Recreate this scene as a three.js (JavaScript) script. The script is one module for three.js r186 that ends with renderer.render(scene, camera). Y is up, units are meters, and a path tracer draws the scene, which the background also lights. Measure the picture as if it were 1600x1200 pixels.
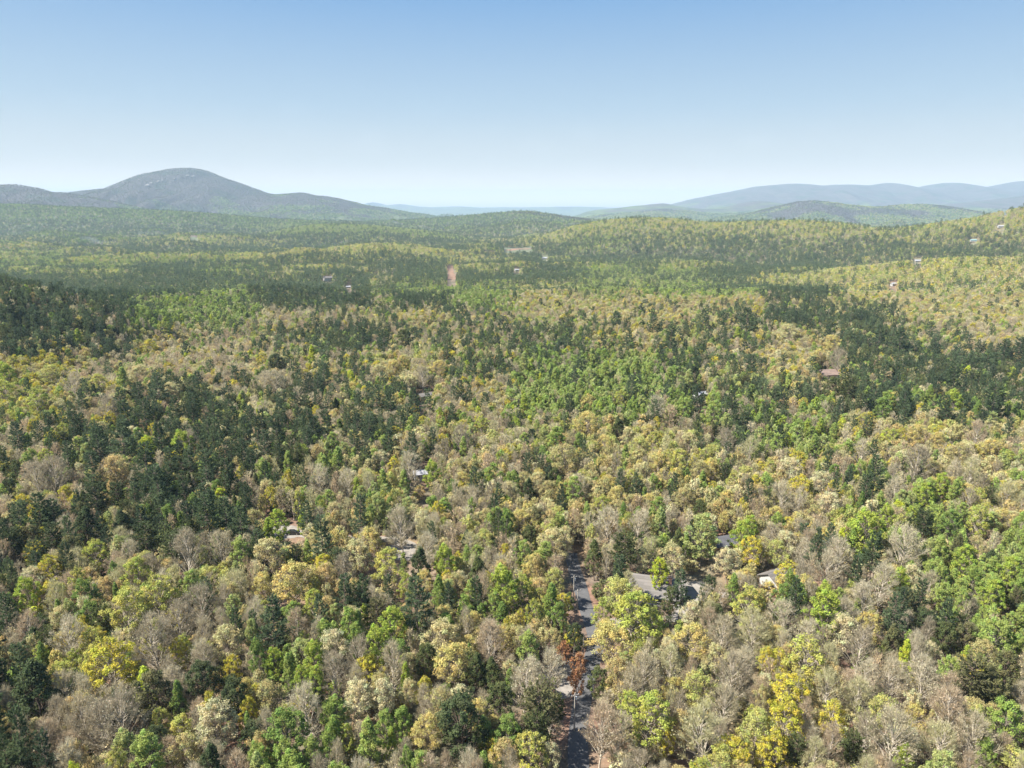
import * as THREE from 'three';
import { ImprovedNoise } from 'three/addons/math/ImprovedNoise.js';
import { RoundedBoxGeometry } from 'three/addons/geometries/RoundedBoxGeometry.js';
import { mergeGeometries } from 'three/addons/utils/BufferGeometryUtils.js';

// ---------------------------------------------------------------- camera, sky, sun, exposure
const scene = new THREE.Scene();
const EYE = 110, FPX = 1110, PITCH = THREE.MathUtils.degToRad(14.06);
const camera = new THREE.PerspectiveCamera(THREE.MathUtils.radToDeg(2 * Math.atan(600 / FPX)), 4 / 3, 1, 60000);
camera.position.set(0, EYE, 0);
camera.rotation.x = -PITCH;

const SUN_EL = 0.86, SUN_BACK = 0.20;
const sunDir = new THREE.Vector3(-Math.cos(SUN_EL) * Math.cos(SUN_BACK), Math.sin(SUN_EL), Math.cos(SUN_EL) * Math.sin(SUN_BACK));
const sun = new THREE.DirectionalLight(0xfff8ec, 5.0);
sun.position.copy(sunDir).multiplyScalar(3000);
sun.castShadow = true;
sun.shadow.mapSize.set(4096, 4096);
Object.assign(sun.shadow.camera, { left: -900, right: 900, top: 900, bottom: -900, near: 10, far: 8000 });
sun.shadow.radius = 1;
scene.add(sun, sun.target);

// ---------------------------------------------------------------- numbers, noise, names
function rngOf(seed) { let s = seed >>> 0; return () => { s = (s + 0x6D2B79F5) >>> 0; let t = Math.imul(s ^ (s >>> 15), 1 | s); t = (t + Math.imul(t ^ (t >>> 7), 61 | t)) ^ t; return ((t ^ (t >>> 14)) >>> 0) / 4294967296; }; }
function hash2(i, j, k = 0) { let h = Math.imul(i | 0, 374761393) ^ Math.imul(j | 0, 668265263) ^ Math.imul(k | 0, 2147483647 - 5923); h = Math.imul(h ^ (h >>> 13), 1274126177); h ^= h >>> 16; h = Math.imul(h, 2246822519); return ((h ^ (h >>> 15)) >>> 0) / 4294967296; }
// seeded gradient noise of our own, so that every run builds the same land
const perm = new Uint8Array(512); { const r = rngOf(77), p = [...Array(256).keys()]; for (let i = 255; i > 0; i--) { const j = Math.floor(r() * (i + 1)); [p[i], p[j]] = [p[j], p[i]]; } for (let i = 0; i < 512; i++) perm[i] = p[i & 255]; }
function noise(x, y) {
  const X = Math.floor(x), Y = Math.floor(y), fx = x - X, fy = y - Y, u = fx * fx * fx * (fx * (fx * 6 - 15) + 10), v = fy * fy * fy * (fy * (fy * 6 - 15) + 10);
  const g = (i, j, a, b) => { const h = perm[(perm[(X + i) & 255] + Y + j) & 255] / 256 * 6.2832; return Math.cos(h) * a + Math.sin(h) * b; };
  const a = g(0, 0, fx, fy), b = g(1, 0, fx - 1, fy), c = g(0, 1, fx, fy - 1), d = g(1, 1, fx - 1, fy - 1);
  return 1.5 * (a + (b - a) * u + ((c + (d - c) * u) - (a + (b - a) * u)) * v);
}
function fbm(x, y, o = 4) { let s = 0, a = 0.5; for (let i = 0; i < o; i++) { s += a * noise(x + i * 17.3, y - i * 9.1); x *= 2.03; y *= 2.03; a *= 0.5; } return s; }
const clamp = (x, a, b) => Math.min(b, Math.max(a, x)), lerp = (a, b, t) => a + (b - a) * t, sstep = (a, b, x) => { const t = clamp((x - a) / (b - a), 0, 1); return t * t * (3 - 2 * t); };

{ // clear spring air: pale at the horizon, deeper blue with height, a soft brightening round the sun
  const W = 512, Hh = 256, a = new Float32Array(W * Hh * 4);
  const stops = [[-0.3, 0.175, 0.205, 0.234], [-0.01, 0.597, 0.480, 0.351], [0, 0.597, 0.480, 0.351], [0.025, 0.398, 0.351, 0.298], [0.05, 0.266, 0.281, 0.278], [0.12, 0.175, 0.231, 0.281], [0.25, 0.079, 0.155, 0.266], [0.5, 0.053, 0.117, 0.234], [1, 0.038, 0.088, 0.205]];
  for (let j = 0; j < Hh; j++) for (let i = 0; i < W; i++) {
    const el = ((j + 0.5) / Hh - 0.5) * Math.PI, az = ((i + 0.5) / W - 0.5) * 2 * Math.PI;
    const y = Math.sin(el), x = Math.cos(el) * Math.cos(az), z = Math.cos(el) * Math.sin(az);
    let k = 0; while (k < stops.length - 2 && y > stops[k + 1][0]) k++;
    const s = stops[k], t = stops[k + 1], f = Math.min(1, Math.max(0, (y - s[0]) / (t[0] - s[0])));
    const wisp = 0.008 * Math.exp(-(((y - 0.085) / 0.045) ** 2)) * Math.max(0, fbm(az * 14, el * 90, 4) - 0.12), glow = 0.2 * Math.exp(-Math.acos(Math.min(1, x * sunDir.x + y * sunDir.y + z * sunDir.z)) / 0.35);
    for (let c = 0; c < 3; c++) a[(j * W + i) * 4 + c] = s[c + 1] + (t[c + 1] - s[c + 1]) * f + glow * [1, 0.96, 0.88][c] + wisp * 4;
    a[(j * W + i) * 4 + 3] = 1;
  }
  const t = new THREE.DataTexture(a, W, Hh, THREE.RGBAFormat, THREE.FloatType);
  t.mapping = THREE.EquirectangularReflectionMapping; t.magFilter = t.minFilter = THREE.LinearFilter; t.needsUpdate = true;
  scene.background = t; scene.environment = t;
}
scene.fog = new THREE.FogExp2(new THREE.Color().setRGB(0.58, 0.80, 1.0), 5.7e-5);

const renderer = new THREE.WebGLRenderer({ antialias: true });
renderer.toneMapping = THREE.LinearToneMapping;
renderer.toneMappingExposure = 2.75;
renderer.shadowMap.enabled = true;

const used = {};
function numbered(name) { const n = used[name] = (used[name] ?? -1) + 1; return n ? `${name}_${String(n).padStart(3, '0')}` : name; }
function tag(o, label, category, group, kind) { if (label) o.userData.label = label; if (category) o.userData.category = category; if (group) o.userData.group = group; if (kind) o.userData.kind = kind; return o; }
function shaded(o) { o.traverse((m) => { if (m.isMesh) { m.castShadow = true; m.receiveShadow = true; } }); return o; }
function thing(name, label, category, pos, turn = 0, group) { const o = new THREE.Group(); o.name = numbered(name); o.position.copy(pos); o.rotation.y = turn; scene.add(o); return tag(o, label, category, group); }
function part(name, geo, material, parent) { const m = new THREE.Mesh(geo, material); m.name = name; m.castShadow = m.receiveShadow = true; parent.add(m); return m; }
function struct(name, geo, material) { const m = part(numbered(name), geo, material, scene); m.userData.kind = 'structure'; return m; }
const V = (x, y, z) => new THREE.Vector3(x, y, z);

// a survey of the photograph: directions of its points (in its 1600 x 1200 grid), used once to find where on the land things stand
const SP = Math.sin(PITCH), CP = Math.cos(PITCH);
function bearing(px, py) { const u = (px - 800) / FPX, v = (600 - py) / FPX; return V(u, v * CP - SP, -(CP + v * SP)); }
function sight(x, y, z) { const Y = y - EYE, dep = -Y * SP - z * CP, up = Y * CP - z * SP; return [800 + FPX * x / dep, 600 - FPX * up / dep, dep]; }

// ---------------------------------------------------------------- the land
function curve(pts) { // smooth curve through [x, y] points
  const n = pts.length, m = pts.map((p, i) => { const a = pts[Math.max(0, i - 1)], b = pts[Math.min(n - 1, i + 1)]; return (b[1] - a[1]) / (b[0] - a[0]); });
  return (x) => {
    if (x <= pts[0][0]) return pts[0][1]; if (x >= pts[n - 1][0]) return pts[n - 1][1];
    let i = 0; while (x > pts[i + 1][0]) i++;
    const [x0, y0] = pts[i], [x1, y1] = pts[i + 1], h = x1 - x0, t = (x - x0) / h, t2 = t * t, t3 = t2 * t;
    return (2 * t3 - 3 * t2 + 1) * y0 + (t3 - 2 * t2 + t) * h * m[i] + (-2 * t3 + 3 * t2) * y1 + (t3 - t2) * h * m[i + 1];
  };
}
// a ridge: crest points as seen, at the distance d; wf, wb: half widths of its near and far slopes
function ridge({ d, pts, wf, wb, trees = 14, end = 0.12, openL, openR, k = 8 }) {
  const w = pts.map(([px, py]) => { const b = bearing(px, py), dd = typeof d === 'function' ? d(px) : d, t = dd / -b.z; return [b.x * t, EYE + b.y * t - trees, dd]; });
  const top = curve(w.map((p) => [p[0], p[1]])), dist = curve(w.map((p) => [p[0], p[2]]));
  const x0 = w[0][0], x1 = w[w.length - 1][0], D = w[0][2];
  return { x0, x1, D, wf, wb, k, top, dist, end: end * D, openL, openR, at(x, z, base) {
    const dd = -z - dist(x), e = (x < x0 && !openL) ? Math.exp(-(((x0 - x) / (end * D)) ** 2)) : (x > x1 && !openR) ? Math.exp(-(((x - x1) / (end * D)) ** 2)) : 1;
    const g = Math.exp(-((dd / (dd < 0 ? wf : wb)) ** 2)) * e;
    return [base + (top(x) - base) * g, g];
  } };
}
const NEAR = [
  ridge({ d: 540, wf: 110, wb: 95, trees: 19, openL: true, end: 0.1, k: 6, pts: [[-150, 395], [0, 430], [60, 440], [100, 454], [150, 466], [200, 484], [240, 507], [280, 524]] }),
  ridge({ d: (px) => lerp(760, 900, clamp((px - 600) / 700, 0, 1)), wf: 170, wb: 120, trees: 15, k: 3, pts: [[600, 505], [700, 486], [800, 466], [880, 458], [960, 452], [1040, 454], [1120, 464], [1200, 473], [1260, 476]] }),
  ridge({ d: (px) => lerp(1250, 1150, clamp((px - 1200) / 400, 0, 1)), wf: 300, wb: 130, trees: 15, openR: true, pts: [[1170, 450], [1240, 437], [1300, 420], [1380, 409], [1440, 402], [1500, 398], [1600, 396], [1750, 390]] }),
  ridge({ d: (px) => lerp(2600, 1750, clamp((px - 800) / 800, 0, 1)), wf: 310, wb: 420, trees: 13, openR: true, end: 0.08, pts: [[800, 374], [850, 366], [900, 351], [960, 341], [1040, 339], [1100, 345], [1160, 345], [1240, 342], [1300, 345], [1380, 355], [1440, 352], [1500, 344], [1560, 335], [1600, 326], [1700, 305]] }),
  ridge({ d: 3100, wf: 270, wb: 420, trees: 13, pts: [[400, 372], [440, 358], [500, 349], [560, 350], [620, 355], [680, 362], [740, 372]] }),
  ridge({ d: 1900, wf: 230, wb: 330, trees: 13, pts: [[380, 416], [420, 403], [480, 393], [520, 384], [580, 379], [620, 382], [680, 396], [740, 402], [800, 410]] }),
  ridge({ d: 2750, wf: 250, wb: 380, trees: 13, pts: [[150, 390], [200, 386], [250, 373], [300, 367], [350, 371], [400, 381], [440, 388]] }),
  ridge({ d: 4300, wf: 600, wb: 700, trees: 12, openL: true, pts: [[-200, 330], [0, 318], [100, 322], [200, 326], [300, 331], [420, 341], [520, 345]] }),
  ridge({ d: 4900, wf: 600, wb: 700, trees: 12, pts: [[560, 346], [660, 341], [740, 335], [820, 329], [870, 335], [920, 341], [1000, 346]] }),
  ridge({ d: 3700, wf: 280, wb: 500, trees: 12, pts: [[690, 362], [760, 354], [820, 346], [880, 352], [940, 362]] }),
];
function baseline(x, d) { return -26 * sstep(760, 1120, d) - 14 * sstep(1300, 2600, d) - 34 * sstep(2800, 5000, d); }
function land(x, z) {
  const d = -z, b = baseline(x, d);
  const amp = 5 * sstep(0, 250, d) + 8 * sstep(280, 600, d) + 30 * sstep(1100, 1900, d) + 44 * sstep(3200, 4600, d);
  let h = b + amp * fbm(x / 210 + 3, z / 210, 3) + 2.2 * amp * sstep(900, 3000, d) * fbm(x / 900 + 8, z / 700, 2);
  for (const r of NEAR) { const [y, g] = r.at(x, z, b); if (g < 0.004) continue; const hh = y + 0.8 * amp * (1 - g) * fbm(x / 160, z / 160, 3), k = r.k, q = clamp(0.5 + 0.5 * (hh - h) / k, 0, 1); h = lerp(h, Math.max(hh, h), Math.min(1, g * 4)) * 1 + (q * (1 - q) * k) * Math.min(1, g * 4) * 0.5; }
  return h;
}
const FAR = {
  mountain: ridge({ d: 7600, wf: 1500, wb: 1500, trees: 8, end: 0.05, pts: [[60, 318], [130, 304], [160, 297], [190, 293], [215, 288], [235, 279], [255, 270], [280, 264], [300, 263], [315, 265], [335, 274], [360, 282], [385, 292], [410, 301], [432, 304], [450, 303], [470, 301], [490, 305], [510, 307], [540, 313], [570, 321], [600, 325], [640, 333]] }),
  foothill: ridge({ d: 5600, wf: 850, wb: 900, trees: 9, openL: true, end: 0.05, pts: [[-120, 293], [0, 289], [20, 288], [40, 291], [60, 297], [80, 300], [100, 301], [130, 307], [160, 313], [190, 321], [240, 331]] }),
  hill: ridge({ d: 6600, wf: 800, wb: 900, trees: 9, end: 0.04, pts: [[1150, 338], [1190, 330], [1220, 322], [1250, 315], [1270, 313], [1290, 315], [1330, 320], [1370, 323], [1420, 319], [1460, 320], [1500, 327], [1540, 336]] }),
  lower_hill: ridge({ d: 9500, wf: 1500, wb: 1400, trees: 8, end: 0.04, openR: true, pts: [[940, 326], [1000, 321], [1035, 317], [1060, 321], [1100, 325], [1140, 322], [1180, 314], [1220, 317], [1300, 324], [1400, 322], [1480, 318], [1560, 310], [1600, 306], [1700, 300]] }),
  mountain_range: ridge({ d: 13500, wf: 2300, wb: 2000, trees: 8, end: 0.04, openR: true, pts: [[1010, 326], [1050, 319], [1060, 316], [1090, 309], [1120, 303], [1150, 297], [1180, 291], [1210, 288.5], [1245, 286], [1280, 289], [1320, 288], [1350, 289], [1370, 287], [1385, 285.5], [1400, 289], [1420, 293], [1440, 292.5], [1460, 287.5], [1480, 285.5], [1500, 289], [1530, 293], [1560, 289], [1600, 282], [1720, 275]] }),
  far_hills: ridge({ d: 21000, wf: 3000, wb: 3000, trees: 5, end: 0.03, openL: true, openR: true, pts: [[400, 326], [560, 323], [585, 316], [600, 320.5], [625, 318.5], [650, 322], [680, 323.5], [715, 322.2], [760, 324], [840, 323.5], [900, 322.5], [950, 324], [1000, 323.5], [1100, 324], [1300, 324]] }),
};
const farBase = (d) => -72 - 40 * sstep(6000, 12000, d) - 60 * sstep(12000, 20000, d);
function ridgeHeight(r, x, z) { // a far ridge with spurs and hollows on its slopes
  const b = farBase(-z), [y, g] = r.at(x, z, b), up = r.top(x) - b, w = Math.max(r.wf, 900);
  const spur = fbm(x / (w * 0.42) + 5, z / (w * 1.1) + 2, 4) - 0.25 * Math.abs(fbm(x / (w * 0.2), z / (w * 0.6), 3));
  return y + Math.max(0, up) * 0.95 * spur * Math.pow(g, 0.6) * (1 - g) + (r.D < 9000 ? 9 * fbm(x / 120, z / 120, 2) : 20 * fbm(x / 620, z / 900, 3)) * g - 25 * (1 - sstep(0.0, 0.06, g));
}
function surface(x, z) { let h = land(x, z); if (z < -4200) for (const k in FAR) { const r = FAR[k]; if (Math.abs(-z - r.D) < 2.2 * r.wf && x > r.x0 - 3 * r.end && x < r.x1 + 3 * r.end) h = Math.max(h, ridgeHeight(r, x, z)); } return h; }
// the point of the land (raised by lift) that a bearing of the survey meets
function meet(px, py, lift = 0, from = 60) {
  const b = bearing(px, py); let t0 = from, t = from;
  for (; t < 12000; t0 = t, t *= 1.012) { const y = EYE + b.y * t; if (y < land(b.x * t, b.z * t) + lift) break; }
  for (let i = 0; i < 24; i++) { const m = (t0 + t) / 2; if (EYE + b.y * m < land(b.x * m, b.z * m) + lift) t = m; else t0 = m; }
  return V(b.x * t, land(b.x * t, b.z * t), b.z * t);
}

// ---------------------------------------------------------------- surfaces of the ground
function noiseTexture(size, paint, srgb = true) {
  const a = new Uint8Array(size * size * 4);
  const enc = (c) => srgb ? (c <= 0.0031308 ? 12.92 * c : 1.055 * Math.pow(c, 1 / 2.4) - 0.055) : c;
  for (let j = 0; j < size; j++) for (let i = 0; i < size; i++) { const c = paint(i, j); for (let k = 0; k < 3; k++) a[(j * size + i) * 4 + k] = clamp(enc(c[k]) * 255, 0, 255); a[(j * size + i) * 4 + 3] = 255; }
  const t = new THREE.DataTexture(a, size, size); t.wrapS = t.wrapT = THREE.RepeatWrapping; t.magFilter = THREE.LinearFilter; t.minFilter = THREE.LinearMipmapLinearFilter; t.generateMipmaps = true;
  if (srgb) t.colorSpace = THREE.SRGBColorSpace; t.needsUpdate = true; return t;
}
function tiling(i, j, size, cells, o = 3) { // fbm that repeats at the texture's edge
  let s = 0, a = 0.5, c = cells;
  for (let k = 0; k < o; k++) {
    const x = i / size * c, y = j / size * c, X = Math.floor(x), Y = Math.floor(y), fx = x - X, fy = y - Y, u = fx * fx * (3 - 2 * fx), v = fy * fy * (3 - 2 * fy);
    const h = (p, q) => hash2((X + p) % c, (Y + q) % c, k * 31 + cells) - 0.5;
    s += a * lerp(lerp(h(0, 0), h(1, 0), u), lerp(h(0, 1), h(1, 1), u), v); c *= 2; a *= 0.6;
  }
  return s;
}
const litterMap = noiseTexture(512, (i, j) => {
  const n = tiling(i, j, 512, 9, 4), f = hash2(i, j, 5), g = tiling(i, j, 512, 60, 2);
  const r = 0.165 + 0.14 * n + 0.09 * g + 0.08 * (f - 0.5), w = clamp(0.5 + 1.6 * tiling(i, j, 512, 5, 3), 0, 1);
  return [r * lerp(0.86, 1.22, w), r * lerp(0.72, 0.68, w), r * lerp(0.56, 0.46, w)];
});
const M = {};
M.ground = new THREE.MeshStandardMaterial({ map: litterMap, vertexColors: true, roughness: 1 });
M.hills = new THREE.MeshStandardMaterial({ vertexColors: true, roughness: 1 });

function fanMesh(height, colour, { a0, a1, na, rings, oz, uv = 28 }) {
  const pos = [], col = [], uvs = [], idx = [];
  for (const r of rings) for (let i = 0; i <= na; i++) {
    const a = lerp(a0, a1, i / na), x = r * Math.sin(a), z = oz - r * Math.cos(a), y = height(x, z);
    pos.push(x, y, z); col.push(...colour(x, y, z)); uvs.push(x / uv, z / uv);
  }
  const n = na + 1;
  for (let j = 0; j < rings.length - 1; j++) for (let i = 0; i < na; i++) { const a = j * n + i; idx.push(a, a + 1, a + n, a + 1, a + n + 1, a + n); }
  const g = new THREE.BufferGeometry();
  g.setAttribute('position', new THREE.Float32BufferAttribute(pos, 3)); g.setAttribute('color', new THREE.Float32BufferAttribute(col, 3)); g.setAttribute('uv', new THREE.Float32BufferAttribute(uvs, 2));
  g.setIndex(idx); g.computeVertexNormals(); return g;
}
{
  const rings = []; for (let r = 120; r < 27000; r *= 1.021) rings.push(r); rings.push(27000);
  const g = fanMesh((x, z) => -z > 6500 ? lerp(land(x, z), Math.min(land(x, z), farBase(-z) - 10), sstep(6500, 9000, -z)) : land(x, z), (x, y, z) => {
    const far = sstep(700, 2600, -z), n = fbm(x / 60, z / 60, 3), green = clamp(0.25 + 1.2 * fbm(x / 35 + 40, z / 35, 2), 0, 0.7) * (1 - far);
    const c = [1 + 0.5 * n, 1 + 0.5 * n, 1 + 0.4 * n];
    c[0] = lerp(c[0] * lerp(1, 0.62, green), 0.55, far); c[1] = lerp(c[1] * lerp(1, 0.95, green), 1.0, far); c[2] = lerp(c[2] * lerp(1, 0.6, green), 0.75, far);
    return c;
  }, { a0: -1.05, a1: 1.05, na: 420, rings, oz: 170 });
  struct('ground', g, M.ground);
}
function strip(r, nx, ns, colour, name) { // a far ridge as a sheet of its own
  const pos = [], col = [], idx = [], xa = r.x0 - (r.openL ? 0.2 : 2.4) * r.end, xb = r.x1 + (r.openR ? 0.2 : 2.4) * r.end;
  for (let j = 0; j <= ns; j++) for (let i = 0; i <= nx; i++) {
    const x = lerp(xa, xb, i / nx), s = lerp(-2.1 * r.wf, 1.6 * r.wb, j / ns), z = -(r.dist(x) + s), y = ridgeHeight(r, x, z);
    pos.push(x, y, z); col.push(...colour(x, y, z));
  }
  const n = nx + 1; for (let j = 0; j < ns; j++) for (let i = 0; i < nx; i++) { const a = j * n + i; idx.push(a, a + 1, a + n, a + 1, a + n + 1, a + n); }
  const g = new THREE.BufferGeometry(); g.setAttribute('position', new THREE.Float32BufferAttribute(pos, 3)); g.setAttribute('color', new THREE.Float32BufferAttribute(col, 3)); g.setIndex(idx); g.computeVertexNormals();
  return struct(name, g, M.hills);
}
const BARE_FAR = [0.07, 0.065, 0.064], GREEN_FAR = [0.085, 0.115, 0.045], PINE_FAR = [0.035, 0.055, 0.035];
function farColour(x, y, z) { // woods of the far slopes: bare crowns high up, fresh green climbing the hollows, pines in patches
  const n = fbm(x / 420, z / 420, 4), m = fbm(x / 260 + 30, z / 260 - 12, 4), up = (y + 60) / 340;
  const g = sstep(0.1, -0.12, up - 0.42 + 0.9 * n), p = sstep(0.1, 0.22, m) * 0.75;
  return [0, 1, 2].map((k) => lerp(lerp(BARE_FAR[k], GREEN_FAR[k], g), PINE_FAR[k], p) * (0.9 + 0.5 * (hash2(x, z, 3) - 0.5)));
}
strip(FAR.mountain, 330, 130, farColour, 'mountain');
strip(FAR.foothill, 180, 90, farColour, 'foothill');
strip(FAR.hill, 180, 90, farColour, 'hill');
strip(FAR.lower_hill, 260, 90, farColour, 'ridge_hill');
strip(FAR.mountain_range, 360, 120, farColour, 'mountain_range');
strip(FAR.far_hills, 320, 40, farColour, 'far_hills');

// ---------------------------------------------------------------- road, drives and clearings, laid on the land
const keepOut = [];    // [x, z, radius]: no tree trunk within
const openings = [];   // [px0, py0, px1, py1, distance]: gaps in the canopy through which something behind is seen
function layStrip(name, pts, width, material, lift, uv = 4, clear = width / 2 + 1.3) {
  const c = new THREE.CatmullRomCurve3(pts.map((p) => V(p.x, 0, p.z)), false, 'centripetal'), L = c.getLength(), n = Math.ceil(L / 2.5), m = 6, pos = [], uvs = [], idx = [];
  for (let i = 0; i <= n; i++) {
    const p = c.getPointAt(i / n), t = c.getTangentAt(i / n), s = V(-t.z, 0, t.x), w = width * (1 + 0.08 * noise(i * 0.31, width * 7)) / 2;
    for (let j = 0; j <= m; j++) { const q = p.clone().addScaledVector(s, lerp(-w, w, j / m)); pos.push(q.x, land(q.x, q.z) + lift - (j === 0 || j === m ? 0.06 : 0), q.z); uvs.push(q.x / uv, q.z / uv); }
    keepOut.push([p.x, p.z, clear]);
  }
  for (let i = 0; i < n; i++) for (let j = 0; j < m; j++) { const a = i * (m + 1) + j; idx.push(a, a + 1, a + m + 1, a + 1, a + m + 2, a + m + 1); }
  const g = new THREE.BufferGeometry(); g.setAttribute('position', new THREE.Float32BufferAttribute(pos, 3)); g.setAttribute('uv', new THREE.Float32BufferAttribute(uvs, 2)); g.setIndex(idx); g.computeVertexNormals();
  if (g.attributes.normal.getY(0) < 0) { g.setIndex(g.index.array.constructor === Array ? idx.reverse() : [...g.index.array].reverse()); g.computeVertexNormals(); }
  return struct(name, g, material);
}
function layPatch(name, points, material, lift, { ragged = 0.15, uv = 5, step = 22 } = {}) { // an irregular clearing
  const cx = points.reduce((s, p) => s + p.x, 0) / points.length, cz = points.reduce((s, p) => s + p.z, 0) / points.length, loop = new THREE.CatmullRomCurve3(points.map((p) => V(p.x, 0, p.z)), true, 'centripetal').getSpacedPoints(72), pos = [], uvs = [], idx = [];
  const R = 7;
  for (let j = 0; j <= R; j++) loop.slice(0, 72).forEach((p, i) => { const f = (j / R) * (1 + (j === R ? ragged * noise(i * 0.9, cx) : 0)), x = cx + (p.x - cx) * f, z = cz + (p.z - cz) * f; pos.push(x, land(x, z) + lift - (j === R ? lift * 0.8 : 0), z); uvs.push(x / uv, z / uv); });
  for (let j = 0; j < R; j++) for (let i = 0; i < 72; i++) { const a = j * 72 + i, b = j * 72 + (i + 1) % 72; idx.push(a, a + 72, b, b, a + 72, b + 72); }
  const g = new THREE.BufferGeometry(); g.setAttribute('position', new THREE.Float32BufferAttribute(pos, 3)); g.setAttribute('uv', new THREE.Float32BufferAttribute(uvs, 2)); g.setIndex(idx); g.computeVertexNormals();
  if (g.attributes.normal.getY(100) < 0) { g.setIndex(idx.reverse()); g.computeVertexNormals(); }
  const reach = Math.max(...points.map((p) => Math.hypot(p.x - cx, p.z - cz)));
  for (let x = cx - reach; x <= cx + reach; x += 3) for (let z = cz - reach; z <= cz + reach; z += 3) { let inn = false; for (let i = 0, j = points.length - 1; i < points.length; j = i++) { const a = points[i], b = points[j]; if ((a.z > z) !== (b.z > z) && x < (b.x - a.x) * (z - a.z) / (b.z - a.z) + a.x) inn = !inn; } if (inn) keepOut.push([x, z, 3]); }
  return struct(name, g, material);
}
const asphaltMap = noiseTexture(256, (i, j) => { const n = tiling(i, j, 256, 6, 4), f = hash2(i, j, 8) - 0.5, v = 0.092 + 0.045 * n + 0.05 * f; return [v * 1.0, v * 1.0, v * 1.03]; });
const gravelMap = noiseTexture(256, (i, j) => { const n = tiling(i, j, 256, 5, 4), f = hash2(i, j, 9) - 0.5, v = 0.21 + 0.13 * n + 0.09 * f; return [v * 1.06, v * 0.97, v * 0.86]; });
const clayMap = noiseTexture(256, (i, j) => { const n = tiling(i, j, 256, 6, 4), f = hash2(i, j, 10) - 0.5, v = 0.19 + 0.12 * n + 0.06 * f; return [v * 1.05, v * 0.64, v * 0.42]; });
M.asphalt = new THREE.MeshStandardMaterial({ map: asphaltMap, roughness: 0.9 });
M.gravel = new THREE.MeshStandardMaterial({ map: gravelMap, roughness: 1 });
M.clay = new THREE.MeshStandardMaterial({ map: clayMap, roughness: 1 });
const at = (px, py, lift = 0) => meet(px, py, lift);
const roadPts = [[900, 1330], [903, 1255], [904, 1200], [903, 1150], [909, 1100], [920, 1050], [931, 1005], [927, 980], [917, 955], [910, 930], [905, 912], [900, 898], [896, 884], [893, 872], [891, 864]].map(([a, b]) => at(a, b));
layStrip('road', roadPts, 4.2, M.asphalt, 0.1);
layStrip('driveway', [[934, 975], [955, 972], [990, 974], [1030, 972], [1058, 962], [1072, 944], [1088, 932], [1120, 928], [1150, 934], [1190, 940]].map(([a, b]) => at(a, b)), 3.4, M.gravel, 0.14, 4, 0.6);
layStrip('gravel_track', [[380, 834], [420, 830], [450, 830], [480, 836], [540, 842], [590, 842], [625, 846], [645, 856], [620, 868]].map(([a, b]) => at(a, b)), 4.2, M.gravel, 0.14, 4, 1);
layPatch('gravel_clearing', [[868, 1040], [885, 1028], [897, 1042], [900, 1065], [896, 1085], [878, 1092], [866, 1075]].map(([a, b]) => at(a, b)), M.gravel, 0.18);
layPatch('gravel_yard', [[1058, 918], [1085, 908], [1112, 916], [1110, 934], [1080, 944], [1056, 936]].map(([a, b]) => at(a, b)), M.gravel, 0.18);
layPatch('gravel_yard', [[606, 854], [630, 846], [648, 856], [642, 874], [614, 874]].map(([a, b]) => at(a, b)), M.gravel, 0.18);
layPatch('gravel_yard', [[412, 826], [438, 820], [466, 824], [468, 838], [436, 842], [414, 838]].map(([a, b]) => at(a, b)), M.gravel, 0.18);
layPatch('clay_clearing', [[700, 416], [706, 415], [709, 426], [711, 438], [702, 439], [700, 428]].map(([a, b]) => at(a, b)), M.clay, 0.5, { uv: 30 });
layPatch('clay_clearing', [[788, 390.6], [800, 388.8], [818, 387.2], [830, 387.2], [831, 388.4], [812, 389.6], [796, 391.6]].map(([a, b]) => at(a, b)), M.clay, 0.6, { uv: 30 });
layPatch('clay_clearing', [[757, 393], [772, 392], [782, 393], [770, 396], [758, 396]].map(([a, b]) => at(a, b)), M.clay, 0.6, { uv: 30 });
openings.push([893, 880, 905, 905], [899, 905, 918, 960], [914, 958, 928, 1000], [918, 1045, 930, 1062], [896, 1080, 912, 1120], [889, 1120, 910, 1195], [872, 1034, 894, 1082],
  [700, 412, 712, 440], [788, 386, 830, 391], [418, 822, 464, 838], [607, 845, 646, 872], [1060, 914, 1092, 934], [936, 962, 946, 980]);

// ---------------------------------------------------------------- houses, cars, poles, mast
const mat = (r, g, b, rough = 0.8, extra = {}) => new THREE.MeshStandardMaterial({ color: new THREE.Color().setRGB(r, g, b), roughness: rough, ...extra });
M.white = mat(0.4, 0.4, 0.385, 0.7); M.cream = mat(0.3, 0.27, 0.22); M.timber = mat(0.3, 0.2, 0.13); M.brick = mat(0.36, 0.2, 0.15); M.trim = mat(0.5, 0.49, 0.46, 0.6);
M.glass = new THREE.MeshPhysicalMaterial({ color: new THREE.Color().setRGB(0.04, 0.05, 0.06), roughness: 0.08, metalness: 0, clearcoat: 1 });
const shingles = (r, g, b) => { const t = noiseTexture(128, (i, j) => { const row = Math.floor(j / 8), c = hash2(Math.floor((i + (row % 2) * 6) / 12), row, 4), e = j % 8 === 0 ? 0.75 : 1, v = (0.8 + 0.4 * c) * e; return [r * v, g * v, b * v]; }); t.repeat.set(0.35, 0.35); return new THREE.MeshStandardMaterial({ map: t, roughness: 0.9 }); };
M.roofGrey = shingles(0.15, 0.138, 0.128); M.roofDark = shingles(0.09, 0.09, 0.10); M.roofWhite = mat(0.36, 0.36, 0.375, 0.45, { metalness: 0.2 }); M.roofTeal = mat(0.2, 0.34, 0.35, 0.45, { metalness: 0.2 }); M.roofBrown = shingles(0.13, 0.10, 0.085); M.roofPink = shingles(0.2, 0.145, 0.12);
const bx = (w, h, d, x, y, z) => new THREE.BoxGeometry(w, h, d).translate(x, y, z);
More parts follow.
